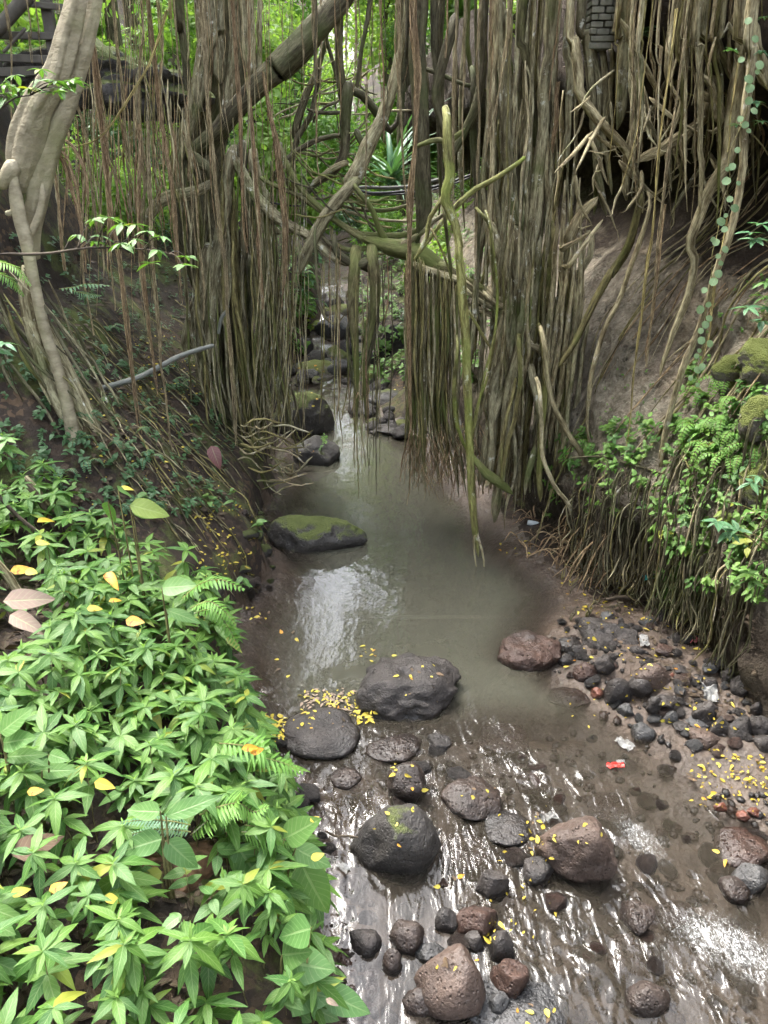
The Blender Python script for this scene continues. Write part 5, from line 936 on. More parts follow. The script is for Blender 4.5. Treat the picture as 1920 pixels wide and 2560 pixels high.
def whorl(T, c, n, L, elev, lv=None, az0=None, spread=6.283):
    az0 = rng.uniform(0, 6.28) if az0 is None else az0
    for i in range(n):
        s = L*rng.uniform(.55, 1.12); me = (lv or LW)[rng.integers(0, len(lv or LW))]
        put('leaf', me, T, c, (rng.uniform(-.35, .35), -(elev + rng.uniform(-.38, .25)), az0 + spread*i/n + rng.uniform(-.38, .38)), (s, s*rng.uniform(.9, 1.15), s))
PLACED = []
def bank_plant(x, y, h, label, group, L=.15, n1=7, n2=5, lean=None, young=False):
    z = gz1(x, y); T = thing('whorled_plant', label, 'plant', (x, y, z), group)
    le = lean if lean is not None else (rng.uniform(-.05, .22), rng.uniform(-.22, .08)); T.rotation_euler = (-le[1], le[0], rng.uniform(0, 6.28) if lean is None else 0)
    put('stem', STEM, T, (0, 0, -.03), None, (h*.6, h*.6, h + .03))
    whorl(T, (0, 0, h), n1, L, -.02); 
    if n2: whorl(T, (0, 0, h*.74), n2, L*1.1, -.22)
    if h > .3 and rng.random() < .5: whorl(T, (0, 0, h*.46), 5, L*.95, -.25)
    if rng.random() < .6: whorl(T, (0, 0, h + .012), 3, L*.35, .9, LY)
    PLACED.append((x, y)); return T
tries = 0; cnt = 0
while cnt < 295 and tries < 30000:
    tries += 1; y = rng.uniform(1.3, 6.6); x = xl(y) - rng.uniform(.02, 3.2)
    z = gz1(x, y); px, py = proj((x, y, z + .3))
    if not (-160 < px < 900 and 1100 + .68*px < py < 2720): continue
    if y > 5.9 and px > 380: continue
    if (px-445)**2/130**2 + (py-2165)**2/150**2 < 1 or (px-30)**2/90**2 + (py-1500)**2/170**2 < 1: continue
    if py > 2230 and px < 480 and rng.random() < .15: continue
    md = .108 + .03*(y < 3.0) + .035*(y > 4.6)
    if PLACED and min((a-x)**2 + (b-y)**2 for a, b in PLACED) < md**2: continue
    row = 'in foreground' if py > 2150 else 'halfway up left bank' if py > 1700 else 'atop left bank'
    edge = ' over water' if xl(y) - x < .25 else ''
    hh = rng.uniform(.20, .46); sz = 'tall' if hh > .36 else 'low'
    bank_plant(x, y, hh, f'{sz} green whorled plant {row}{edge}', f'{sz} whorled plants {row}{edge}', L=rng.uniform(.11, .195), n1=int(rng.integers(6, 10)), n2=int(rng.integers(5, 9))); cnt += 1
lm = [leaf_mesh('leaf_big', W=.55, droop=.25, fold=.08, shape='ovate', n=7)]
for i in range(64):                         # other herbs between the whorled plants
    px, py = rng.uniform(-40, 820), rng.uniform(1250, 2560); h = hit(px, py)
    if h is None or h[3] != 'ground' or h[0][0] > xl(h[0][1]) - .03: continue
    T = thing('broad_leaf_herb', 'soft ovate leaved herb between the whorled plants', 'plant', h[0], 'ovate leaved herbs on the left bank'); hh = rng.uniform(.14, .32); put('stem', STEM, T, (0, 0, -.02), None, (hh*.6, hh*.6, hh))
    for k in range(int(rng.integers(4, 8))): s = rng.uniform(.06, .13); put('leaf', lm[0], T, (0, 0, hh*rng.uniform(.5, 1)), (rng.uniform(-.3, .3), rng.uniform(-.2, .45), rng.uniform(0, 6.28)), s)
# ------------------------------------------------------------------ ferns
def frond(parent, pts, W, mat='fern', pairs=22, taper=.9):
    S = spline(np.asarray(pts, float), pairs*2); L = np.linalg.norm(np.diff(S, axis=0), axis=1).sum(); mb = MB(); V = []; Q = []; UV = []
    tan = np.gradient(S, axis=0); tan /= np.linalg.norm(tan, axis=1)[:, None]; side = np.cross(tan, (0, 0, 1.)); side /= np.linalg.norm(side, axis=1)[:, None] + 1e-6; nor = np.cross(side, tan)
    lv, lq, luv = leaf_arrays(W=.30, droop=.18, fold=.10, n=4, serr=.04); n = 0
    for i in range(2, pairs*2-1, 2):
        t = i/(pairs*2); w = W*min(1, 2.6*t + .35)*(1 - t**2.2)**.8
        for s in (-1, 1):
            X = side[i]*s*.93 + tan[i]*(.32 + .3*t) - nor[i]*rng.uniform(-.05, .22); X /= np.linalg.norm(X); Yv = np.cross(nor[i], X); Zv = np.cross(X, Yv); R = np.column_stack([X, Yv, Zv]); k = w*rng.uniform(.9, 1.08)
            V.append((lv*np.array((k, .82*L/pairs/.30, k))) @ R.T + S[i]); Q.append(lq + n); UV.append(luv); n += len(lv)
    loc = (0, 0, 0) if parent is None else tuple(-np.array(parent.location))
    me = mk_mesh('frond', np.concatenate(V), [np.concatenate(Q)], M[mat], True, uv=np.concatenate(UV)); o = put('frond', me, parent, loc)
    tube(mb, S, np.linspace(.004, .0012, len(S)), 4, seed=1); put('stalk', mb.mesh('stalk', M['root_green']), o); return o
def fern(label, specs, Y, W, mat='fern', pairs=20):
    P = [cpath(s, Y, 1)[:, :3] for s in specs]; T = thing('fern', label, 'fern', P[0][0])
    for p, w in zip(P, W if hasattr(W, '__len__') else [W]*len(P)): frond(T, p, w, mat, pairs)
fern('bright green fern frond reaching over the pool from the left bank', ['G 1080,700 1180,620 1300,590 1450,650'], [3.95, 3.9], .12, pairs=18)
fern('fern frond drooping towards the water below the bright one', ['G 1150,790 1260,770 1350,870 1420,1010', 'G 1130,760 1230,720 1310,760 1400,860'], [3.75, 3.65], .085, 'fern', 18)
fern('big fern with a yellow leaf on it, over the left shore of the riffle', ['G 1300,1560 1420,1570 1560,1590 J 1500,60 K 250,110 375,165'], [2.95, 2.95], .14, 'fern', 24)
fern('glossy dark fern in the middle of the foreground plants', ['J 1130,540 1260,430 1380,360 1440,270', 'J 1180,420 1330,380 1360,480 1350,600', 'J 1200,400 1400,350 1500,400 1590,370'], [2.75, 2.75], .12, 'fern', 20)
fern('dark fern with level fronds behind the broad leaves', ['J 1130,480 1000,455 860,450 710,465', 'J 1130,520 1000,505 880,510 740,545'], [2.62, 2.58], .06, 'leaf_blue', 22)
fern('dark fern under the holey leaves', ['J 1430,520 1560,530 1650,570 K 250,600', 'J 1450,480 1560,500 1659,560 K 300,580'], [2.7, 2.75], .12, 'fern', 20)
fern('fern at the left edge beside the leaning tree', ['D -120,120 0,130 100,170 185,270', 'D -120,180 0,200 80,250 140,330'], 4.6, .10, 'fern', 20)
fern('small fern beneath the hanging leafy branch', ['D 350,290 430,280 520,260 650,270', 'D 430,300 520,320 600,330'], 6.4, .12, 'leaf_blue', 14)
def hit_fern(px, py, n, L, label, group, down=.6, W=None, mat='fern'):
    h = hit(px, py)
    if h is None: return
    p, nr = h[0], h[1]; T = thing('fern', label, 'fern', p, group); out = np.array((nr[0], nr[1], max(nr[2], 0)*.4)); out /= np.linalg.norm(out)
    sd_ = np.cross(out, (0, 0, 1.))
    for i in range(n):
        a = rng.uniform(-1.1, 1.1); d = out*math.cos(a) + sd_*math.sin(a); l = L*rng.uniform(.7, 1.15)
        frond(T, [p, p + d*l*.4 + np.array((0, 0, .18*l)), p + d*l*.75 + np.array((0, 0, .05*l)), p + d*l*.95 + np.array((0, 0, -down*l*.6))], W or L*.22, mat, 13)
for x, y, L, lab in [(1400, 850, .26, 'fern at the top of the right bank ferns'), (1300, 930, .24, 'fern left of the mossy boulders'), (1480, 980, .25, 'fern close under the mossy boulder'), (1380, 1080, .26, 'fern in the middle of the right bank'), (1250, 1130, .3, 'fern hanging beside the long tan root'), (1470, 1160, .24, 'fern below the middle mossy boulder'),
                     (1560, 1230, .24, 'fern near the right edge of the bank'), (1330, 1240, .28, 'fern with a drooping frond low on the right bank'), (1400, 1310, .26, 'lowest fern of the right bank group'), (1500, 1290, .22, 'small fern beside the lower mossy boulder'), (620, 1210, .22, 'small fern at the foot of the rock face')]:
    hit_fern(*cpx('F', x, y), int(rng.integers(3, 6)), L, lab, None)
for i in range(34):
    x, y = rng.uniform(350, 1250), rng.uniform(150, 1600); hit_fern(*cpx('D', x, y), 3, .2, 'little fern on the dark left slope', 'little ferns on the left slope', mat='leaf_blue')
# ------------------------------------------------------------------ herbs on both slopes
def herb_mesh(seed, mat, n=9, W=.55, shape='ovate'):
    g = np.random.default_rng(seed); V = []; Q = []; UV = []; k = 0
    for i in range(n):
        lv, lq, luv = leaf_arrays(W=W, droop=.25, fold=.1, shape=shape, n=4); s = g.uniform(.35, .6); a = g.uniform(0, 6.28); e = g.uniform(-.3, .6); z = g.uniform(.05, .9)
        R = np.array(Matrix.Rotation(a, 3, 'Z') @ Matrix.Rotation(-e, 3, 'Y')); V.append((lv*s) @ R.T + (g.uniform(-.15, .15), g.uniform(-.15, .15), z)); Q.append(lq + k); UV.append(luv); k += len(lv)
    return mk_mesh('leafy_herb', np.concatenate(V), [np.concatenate(Q)], M[mat], True, uv=np.concatenate(UV))
HB = [herb_mesh(i, m, 10) for i, m in enumerate(['fern', 'leaf', 'leaf_young', 'leaf'])] + [herb_mesh(9, 'leaf_blue', 9), herb_mesh(12, 'bg_dark', 9)]
COVER = {}
def herb(px, py, s, label, group, kinds=(0, 1, 2, 3), cover=None):
    h = hit(px, py)
    if h is None or h[3] == 'water': return
    if cover: COVER.setdefault(cover, []).append((h, s*rng.uniform(.7, 1.25), int(rng.choice(kinds)))); return
    up = h[1]*.7 + np.array((0, 0, .6)); q = Vector(up).to_track_quat('Z', 'Y') @ Quaternion((0, 0, 1), rng.uniform(0, 6.28))
    tag(put('leafy_herb', HB[rng.choice(kinds)], None, h[0], q, s*rng.uniform(.7, 1.25)), label, 'plant', group)
for i in range(130):
    x, y = rng.uniform(350, 1650), rng.uniform(1030, 1650); y = max(y, 1100 + max(0, 900-x)*.25); herb(*cpx('F', x, y), .125, 'small light green herb on the lower right bank', 'small herbs on the lower right bank')
for i in range(70):
    x, y = rng.uniform(1150, 1659), rng.uniform(760, 1300); herb(*cpx('F', x, y), .12, 'small herb among the ferns near the right edge', 'small herbs among the right bank ferns')
for i in range(36):
    x, y = rng.uniform(600, 1000), rng.uniform(700, 1250); herb(*cpx('F', x, y), .028, 'tiny seedling on the bare rock face', 'tiny seedlings on the rock face', (0,), cover='tiny seedlings and herbs dotting the right rock face')
for i in range(26):
    x, y = rng.uniform(1300, 1659), rng.uniform(200, 620); herb(*cpx('F', x, y), .05, 'tiny herb on the upper right rock', 'tiny herbs on the upper right rock', (0,), cover='tiny seedlings and herbs dotting the right rock face')
for i in range(420):
    x, y = rng.uniform(-60, 1400), rng.uniform(0, 1650); herb(*cpx('D', x, y), .11, 'small dark green herb on the shaded left slope', 'small herbs on the shaded left slope', (5,), cover='low dark green ground cover on the shaded left slope')
for i in range(80):
    x, y = rng.uniform(1000, 1659), rng.uniform(-60, 480); herb(*cpx('I', x, y), .13, 'light herb over the hanging root fringe', 'herbs over the root fringe')
for i in range(4):
    herb(*cpx('E', rng.uniform(410, 520), rng.uniform(1180, 1250)), .10, 'small green plant on top of the angular boulder', 'plants on the angular boulder', (0, 1))
for i in range(16):
    herb(*cpx('E', rng.uniform(330, 440), rng.uniform(150, 520)), .35, 'dark ferny shrublet on the far left bank', 'shrublets on the far left bank', (4, 1))
for i in range(420):
    px = rng.choice([rng.uniform(880, 1060), rng.uniform(640, 770), rng.uniform(1060, 1300)], p=[.5, .35, .15]); herb(px, rng.uniform(560, 960 if px > 900 else 900), .20, '', '', (1,), cover='leafy ground cover on the banks upstream beyond the root bridge')
for lab, lst in COVER.items():
    V = []; Q = []; UV = []; n = 0; k0 = max(set(c for _, _, c in lst), key=[c for _, _, c in lst].count)
    for h, s, k in lst:
        lv, lq, luv = leaf_arrays(W=.55, droop=.25, fold=.1, shape='ovate', n=4); up = h[1]*.7 + np.array((0, 0, .6)); q0 = Vector(up).to_track_quat('Z', 'Y')
        for j in range(8):
            R = np.array((q0 @ Quaternion((0, 0, 1), rng.uniform(0, 6.28)) @ Quaternion((0, 1, 0), rng.uniform(-.6, .3))).to_matrix()); V.append((lv*s*rng.uniform(.35, .6)) @ R.T + h[0] + up*s*rng.uniform(.1, .9)); Q.append(lq + n); UV.append(luv); n += len(lv)
    tag(put('ground_cover', mk_mesh('ground_cover', np.concatenate(V), [np.concatenate(Q)], HB[k0].materials[0], True, uv=np.concatenate(UV))), lab, kind='stuff')
# ------------------------------------------------------------------ twigs with leaves, sprigs, climber
LB = [leaf_mesh('leaf_blue', W=.40, droop=.22, fold=.12, shape='lance', n=7), leaf_mesh('leaf_blue', W=.44, droop=.12, fold=.16, shape='lance', n=7)]
LG = [leaf_mesh('leaf_big', W=.40, droop=.22, fold=.12, shape='lance', n=7), leaf_mesh('leaf', W=.42, droop=.3, fold=.1, shape='lance', n=7)]
def sprig(T, px, py, Y, n, Lpx, lv):
    p = at(px, py, Y); L = Lpx*depth_of(p)/FPX; whorl(T, tuple(p - np.array(T.location)), n, L, rng.uniform(-.2, .15), lv)
def leafy_branch(label, stem, Y, r, spots, lv, Lpx=46):
    PR = cpath(stem, Y, r); T = thing('leafy_branch', label, 'branch', PR[0, :3]); root_mb(PR, sides=6, wig=.008).build('twig', M['twig'], T)
    mb = MB(); S = spline(PR, 30)
    for x, y in spots:
        p = at(*cpx(stem[0], x, y), float(np.mean(Y)) + rng.uniform(-.15, .15)); i = np.argmin(np.linalg.norm(S[:, :3]-p, axis=1)); q = S[max(0, i-2), :3]
        m = (p+q)/2; m[2] += .02; tube(mb, spline(np.array([q, m, p]), 8), np.linspace(.004, .002, 8), 4, seed=nseed())
        whorl(T, tuple(p - np.array(T.location)), int(rng.integers(4, 7)), Lpx*depth_of(p)/FPX, rng.uniform(-.2, .1), lv)
    mb.build('side_twigs', M['twig'], T)
leafy_branch('slender twig with pale green leaf whorls hanging before the dark left slope', 'A -60,1505 0,1500 200,1502 340,1490 540,1460 760,1470 900,1480 1080,1520', [4.4, 4.7], [9, 9, 8, 7, 6, 5, 4, 3],
    [(460, 1390), (545, 1300), (640, 1290), (600, 1400), (720, 1330), (800, 1330), (800, 1420), (880, 1370), (960, 1400), (930, 1480), (890, 1560), (1100, 1520), (1085, 1570), (720, 1440), (560, 1430)], LG, 44)
leafy_branch('leafy twig crossing the pale leaning trunk', 'A -60,680 20,640 60,610 110,580 200,560', 5.2, [7, 7, 6, 5, 3], [(20, 555), (90, 445), (240, 410), (230, 470), (330, 480), (320, 550), (420, 480), (360, 520), (450, 475), (100, 520), (190, 520), (30, 500), (30, 580)], LG, 44)
for lab, sp, Y, Lp, lv in [('pale bluish leaf sprig at the right edge above the rock face', [('C', 1560, 1380), ('C', 1620, 1330), ('C', 1580, 1420)], 5.0, 42, LB), ('bluish sprig at the right edge beside the rock face', [('F', 1540, 400), ('F', 1620, 480), ('F', 1660, 400)], 4.9, 42, LB), ('green sprig at the right edge above the mossy boulder', [('F', 1650, 250), ('F', 1640, 340)], 4.9, 40, LG),
                           ('broad bluish sprig low on the right bank', [('I', 1430, 70), ('I', 1360, 10), ('I', 1480, 60)], 4.75, 46, LB), ('bright green sprig over the root fringe', [('I', 1545, 320), ('I', 1560, 360)], 4.6, 42, LG), ('bluish sprig at the lower right mossy boulder', [('F', 1560, 1440), ('F', 1600, 1400)], 4.7, 40, LB), ('green leaf sprig in the lower right herbs', [('F', 1600, 1600), ('F', 1450, 1560)], 4.8, 34, LG),
                           ('large leaved sprig at the left edge, halfway up', [('D', 20, 610), ('D', -40, 650)], 3.9, 52, LB), ('leafy sprig at the left edge above the bank plants', [('D', 20, 1220), ('D', -20, 1270), ('D', 40, 1180)], 4.3, 48, LG), ('green sprig by the dark fallen branch', [('D', 40, 1500), ('D', -20, 1460), ('D', 120, 1450), ('D', -20, 1600)], 4.2, 44, LG), ('leafy sprig beside the hollow in the brick pillar roots', [('C', 900, 200), ('C', 960, 160), ('C', 1060, 60)], 7.6, 40, LB), ('ivy like sprig at the top right edge', [('C', 1620, 300), ('C', 1640, 100), ('C', 1450, 300)], 6.0, 30, LB),
                           ('dark sprig near the climber', [('C', 1480, 740), ('C', 1620, 720), ('C', 1600, 600)], 6.0, 30, LB)]:
    a = at(*cpx(*sp[0]), Y); T = thing('leaf_sprig', lab, 'plant', a); mb = MB()
    for k, x, y in sp:
        p = at(*cpx(k, x, y), Y); e = p + np.array((.35 if x > 600 else -.35, .15, -.22)); tube(mb, spline(np.array([p, (p+e)/2 + (0, 0, .03), e]), 8), np.linspace(.003, .006, 8), 5, seed=2); sprig(T, *cpx(k, x, y), Y, 6, Lp, lv)
    mb.build('stem', M['root_olive'], T)
ROUND = leaf_mesh('leaf_vine', W=.85, droop=.1, fold=.06, shape='round', n=6)
cl = 'C 1560,-40 1555,150 1545,390 1535,640 1465,830 1430,950 1440,1085 1390,1230 1370,1370 1335,1510 F 1335,110 1325,260 1285,430 1285,560 1240,690 1205,830'
PR = cpath(cl, [5.75, 5.75], 3.2); T = thing('climbing_vine', 'thin climber with round bluish leaves hanging over the rock face', 'vine', PR[0, :3]); root_mb(PR, n=70, sides=5, wig=.01).build('stem', M['root_olive'], T); S = spline(PR, 60)
for i in range(3, 60):
    if rng.random() < .25: continue
    s = rng.uniform(.035, .07); p = S[i, :3] + np.array((rng.uniform(-.045, .045), -.03, rng.uniform(-.02, .02)))
    put('leaf', ROUND, T, p - np.array(T.location), frame(np.array((rng.uniform(-1, 1), -.3, -.5)), np.array((rng.uniform(-.4, .2), -1, .5))), s)
# ------------------------------------------------------------------ broad leaved plants in the foreground
LBIG = {s: leaf_mesh('leaf_big', W=w, droop=.10, fold=.08, shape=s, n=10, wave=.012) for s, w in [('ovate', .55), ('heart', .8), ('lance', .36)]}
def broad_plant(label, leaves, Y, root):
    b = at(*cpx(*root), Y); b[2] = gz1(b[0], b[1]); T = thing('broad_leaf_plant', label, 'plant', b); mb = MB()
    for k, x0, y0, x1, y1, shp, dy in leaves:
        p, q = at(*cpx(k, x0, y0), Y + .04), at(*cpx(k, x1, y1), Y + dy); L = np.linalg.norm(q-p); up = np.array((rng.uniform(-.2, .2), -.55, .8))
        put('leaf', LBIG[shp], T, p - b, frame(q-p, up), L); b2 = p*.72 + b*.28; b2[2] = gz1(b2[0], b2[1]); m = p*.5 + b2*.5 + np.array((0, 0, .05)); tube(mb, spline(np.array([b2, m, p]), 9), np.linspace(.008, .004, 9), 5, seed=nseed())
    mb.build('stem', M['root_olive'], T)
broad_plant('plant with four broad speckled leaves in the middle of the foreground', [('J', 960, 560, 690, 640, 'ovate', 0), ('J', 985, 570, 1175, 745, 'ovate', 0), ('J', 950, 400, 745, 390, 'ovate', .05), ('J', 985, 430, 1310, 300, 'lance', .1), ('J', 960, 760, 800, 820, 'ovate', 0)], 2.5, ('J', 960, 1000))
broad_plant('plant with insect eaten broad leaves over the water', [('J', 1400, 600, 1600, 890, 'ovate', -.05), ('K', 265, 560, 465, 445, 'ovate', 0), ('K', 330, 620, 545, 730, 'ovate', 0), ('K', 360, 700, 525, 1025, 'ovate', -.05), ('K', 190, 700, 240, 950, 'ovate', 0), ('K', 90, 620, 220, 700, 'ovate', .05)], 2.7, ('K', 60, 1000))
broad_plant('large heart leaved plant at the bottom beside the water', [('K', 420, 1090, 220, 1150, 'heart', .05), ('K', 280, 1290, 560, 1340, 'heart', 0), ('K', 220, 1430, 560, 1510, 'heart', -.02), ('K', 500, 1470, 775, 1600, 'ovate', -.02), ('K', 290, 1530, 420, 1650, 'heart', -.05), ('K', 420, 1560, 590, 1640, 'ovate', 0), ('K', 250, 1250, 420, 1230, 'heart', 0)], 2.25, ('K', 200, 1500))
broad_plant('big dull green leaves at the bottom left corner', [('J', 40, 1250, 235, 1535, 'ovate', -.05), ('J', 150, 1700, 440, 1530, 'ovate', .05), ('J', -60, 1390, 110, 1680, 'ovate', -.03), ('J', -60, 1050, 90, 1130, 'ovate', 0)], 2.05, ('J', -60, 1600))
broad_plant('long leaves at the left edge of the foreground', [('J', 30, 80, 270, 55, 'lance', 0), ('J', 290, 60, 410, 95, 'ovate', 0), ('J', 250, 160, 450, 150, 'ovate', .05), ('G', 0, 1500, 190, 1340, 'ovate', .1), ('G', 20, 1560, 200, 1520, 'ovate', 0), ('G', 40, 1640, 270, 1620, 'lance', 0)], 2.75, ('J', 40, 300))
broad_plant('smooth broad leaved plant in the middle of the left bank', [('G', 960, 640, 1165, 615, 'ovate', 0), ('G', 985, 770, 1195, 845, 'lance', 0)], 4.0, ('G', 960, 800))
broad_plant('smooth broad leaved plant at the top of the left bank', [('G', 770, 150, 1010, 205, 'ovate', .1), ('G', 790, 200, 915, 225, 'lance', .1), ('G', 640, 130, 670, 260, 'ovate', .1), ('G', 700, 60, 795, 90, 'ovate', .2)], 4.6, ('G', 760, 220))
# ------------------------------------------------------------------ fallen leaves
FL = {m: [leaf_mesh(m, W=w, droop=d, fold=f, shape='ovate', n=6) for w, d, f in [(.5, .1, .10), (.42, .3, .22), (.55, -.15, .05)]] for m in ('leaf_yellow', 'leaf_amber', 'leaf_brown', 'leaf_pink')}
NLEAF = [0]; RAFT = {}
def fallen(px, py, L, label=None, group=None, mat='leaf_yellow', only=None):
    h = hit(px, py)
    if h is None: return None
    p, nr, o, nm = h
    if only and nm not in only: return None
    a = rng.uniform(0, 6.28); X = np.array((math.cos(a), math.sin(a), 0)); up = nr + rng.normal(size=3)*.22
    host = {'ground': 'bank soil', 'bank': 'right bank', 'water': 'water'}.get(nm, nm)
    if label is None:
        zone = 'mud beside the pool' if (nm == 'ground' and 1380 < px and 1380 < py < 1600) else 'gravel bar' if (nm in ('ground', 'stone') and px > 1380 and py < 1880) else 'spit at the right edge' if (nm in ('ground', 'stone') and px > 1700) else 'shaded left slope' if (nm == 'ground' and px < 600) else 'water of the pool' if (nm == 'water' and py < 1830) else 'water of the riffle' if nm == 'water' else 'ground beside the stream' if nm == 'ground' else host if nm not in ('boulder', 'stone') else 'far boulders upstream' if py < 1200 else 'half drowned cobbles'
        col = {'leaf_yellow': 'yellow', 'leaf_amber': 'orange', 'leaf_brown': 'brown', 'leaf_pink': 'pinkish dry'}[mat]
        label = f'small {col} fallen leaf on the {zone}'; label = ' '.join(label.split()[:16]); group = f'{col} leaves on the {zone}'
    q = frame(X, up); me = FL[mat][rng.integers(0, 3)]; L = L*rng.uniform(.55, 1.3); loc = p + nr*.006
    NLEAF[0] += 1
    return tag(put('fallen_leaf', me, None, loc, q, L*rng.uniform(.75, 1.2)), label, 'leaf', group)
def scatter(k, x0, y0, x1, y1, n, L=.046, amber=.14, brown=.18, **kw):
    for _ in range(n):
        r = rng.random(); m = 'leaf_amber' if r < amber else 'leaf_brown' if r < amber + brown else 'leaf_yellow'
        fallen(*cpx(k, rng.uniform(x0, x1), rng.uniform(y0, y1)), L, mat=m, **kw)
for a in [('I', 430, 290, 820, 560, 36), ('I', 640, 540, 1000, 640, 16), ('I', 420, 640, 960, 900, 16), ('I', 900, 760, 1300, 1100, 16), ('I', 1000, 1020, 1450, 1260, 14), ('I', 1400, 1380, 1650, 1560, 16), ('L', 1200, 60, 1650, 330, 22), ('I', 1090, 560, 1300, 760, 8), ('I', 60, 120, 330, 220, 8),
          ('H', 720, 740, 900, 850, 10), ('H', 880, 850, 1180, 1080, 14), ('H', 320, 1120, 620, 1250, 18), ('K', 880, 110, 1100, 280, 9), ('K', 760, 390, 1080, 600, 5), ('L', 360, 450, 700, 620, 6), ('K', 1150, 1260, 1450, 1340, 5), ('L', 130, 1520, 420, 1659, 7), ('K', 1280, 200, 1540, 340, 6), ('L', 230, 420, 350, 690, 14), ('L', 0, 1040, 60, 1200, 8), ('K', 1180, 780, 1300, 860, 3), ('L', 1340, 620, 1440, 720, 2),
          ('E', 310, 680, 580, 780, 14), ('E', 250, 880, 460, 1000, 10), ('E', 330, 1130, 560, 1260, 8), ('E', 800, 860, 990, 920, 6), ('H', 20, 520, 190, 600, 10), ('H', 180, 640, 330, 1100, 6)]:
    scatter(*a)
raft = MB(); rv, rq_, _ = leaf_arrays(W=.5, droop=.1, fold=.1, shape='ovate', n=3); RUV = []
def litter(name, label, mat, pts, L, lift=.004, kind='stuff', up=(0, 0, 1.)):
    V = []; Q = []; UV = []; n = 0; lv, lq, luv = leaf_arrays(W=.48, droop=.15, fold=.12, shape='ovate', n=3)
    for p, nr in pts:
        a = rng.uniform(0, 6.28); X = np.array((math.cos(a), math.sin(a), 0)); u = np.asarray(nr)*1. + rng.normal(size=3)*.35; R = np.array(frame(X, u).to_matrix()); s = L*rng.uniform(.6, 1.3)
        V.append((lv*s) @ R.T + p + np.asarray(nr)*lift*rng.uniform(1, 4)); Q.append(lq + n); UV.append(luv); n += len(lv)
    if V: tag(put(name, mk_mesh(name, np.concatenate(V), [np.concatenate(Q)], M[mat], True, uv=np.concatenate(UV))), label, kind=kind)
def pts_in(k, x0, y0, x1, y1, n, ok=None):
    o = []
    for _ in range(n):
        h = hit(*cpx(k, rng.uniform(x0, x1), rng.uniform(y0, y1)))
        if h is not None and (ok is None or h[3] in ok): o.append((h[0], h[1]))
    return o
litter('floating_leaves', 'raft of yellowish leaves floating against the black boulders', 'leaf_yellow', pts_in('H', 370, 1010, 720, 1170, 80, ('water',)), .04)
litter('floating_leaves', 'pale drowned leaves within the floating raft', 'leaf_pink', pts_in('H', 370, 1010, 720, 1160, 110, ('water',)), .04)
litter('leaf_litter', 'pile of yellow leaves on the left shore beside the rounded boulder', 'leaf_yellow', pts_in('H', 30, 1165, 260, 1310, 130) + pts_in('H', 690, 1120, 790, 1230, 30), .05)
litter('leaf_litter', 'brown dry leaves littering the left bank soil', 'leaf_brown', pts_in('J', -50, 350, 1300, 1659, 430, ('ground',)) + pts_in('G', -50, 100, 500, 1100, 400, ('ground',)) + pts_in('D', 400, 0, 1320, 1659, 1100, ('ground',)), .085)
litter('leaf_litter', 'yellow leaf litter on the shaded left slope', 'leaf_yellow', pts_in('D', 780, 540, 1180, 960, 110, ('ground',)) + pts_in('D', 480, 800, 1300, 1650, 110, ('ground',)) + pts_in('G', 1150, 150, 1500, 600, 90), .045)
litter('leaf_litter', 'dry brown leaf litter along the foot of the right bank', 'leaf_brown', pts_in('I', 0, 0, 700, 350, 160, ('ground', 'bank')) + pts_in('I', 850, 450, 1600, 1100, 260, ('ground', 'bank', 'stone')) + pts_in('F', 0, 1350, 900, 1650, 200, ('ground', 'bank')), .06)
litter('leaf_litter', 'scattered yellow flecks of leaf among the stones', 'leaf_yellow', pts_in('I', 450, 300, 1500, 1250, 90) + pts_in('L', 1200, 30, 1650, 420, 70) + pts_in('L', 0, 380, 420, 1250, 30), .03)
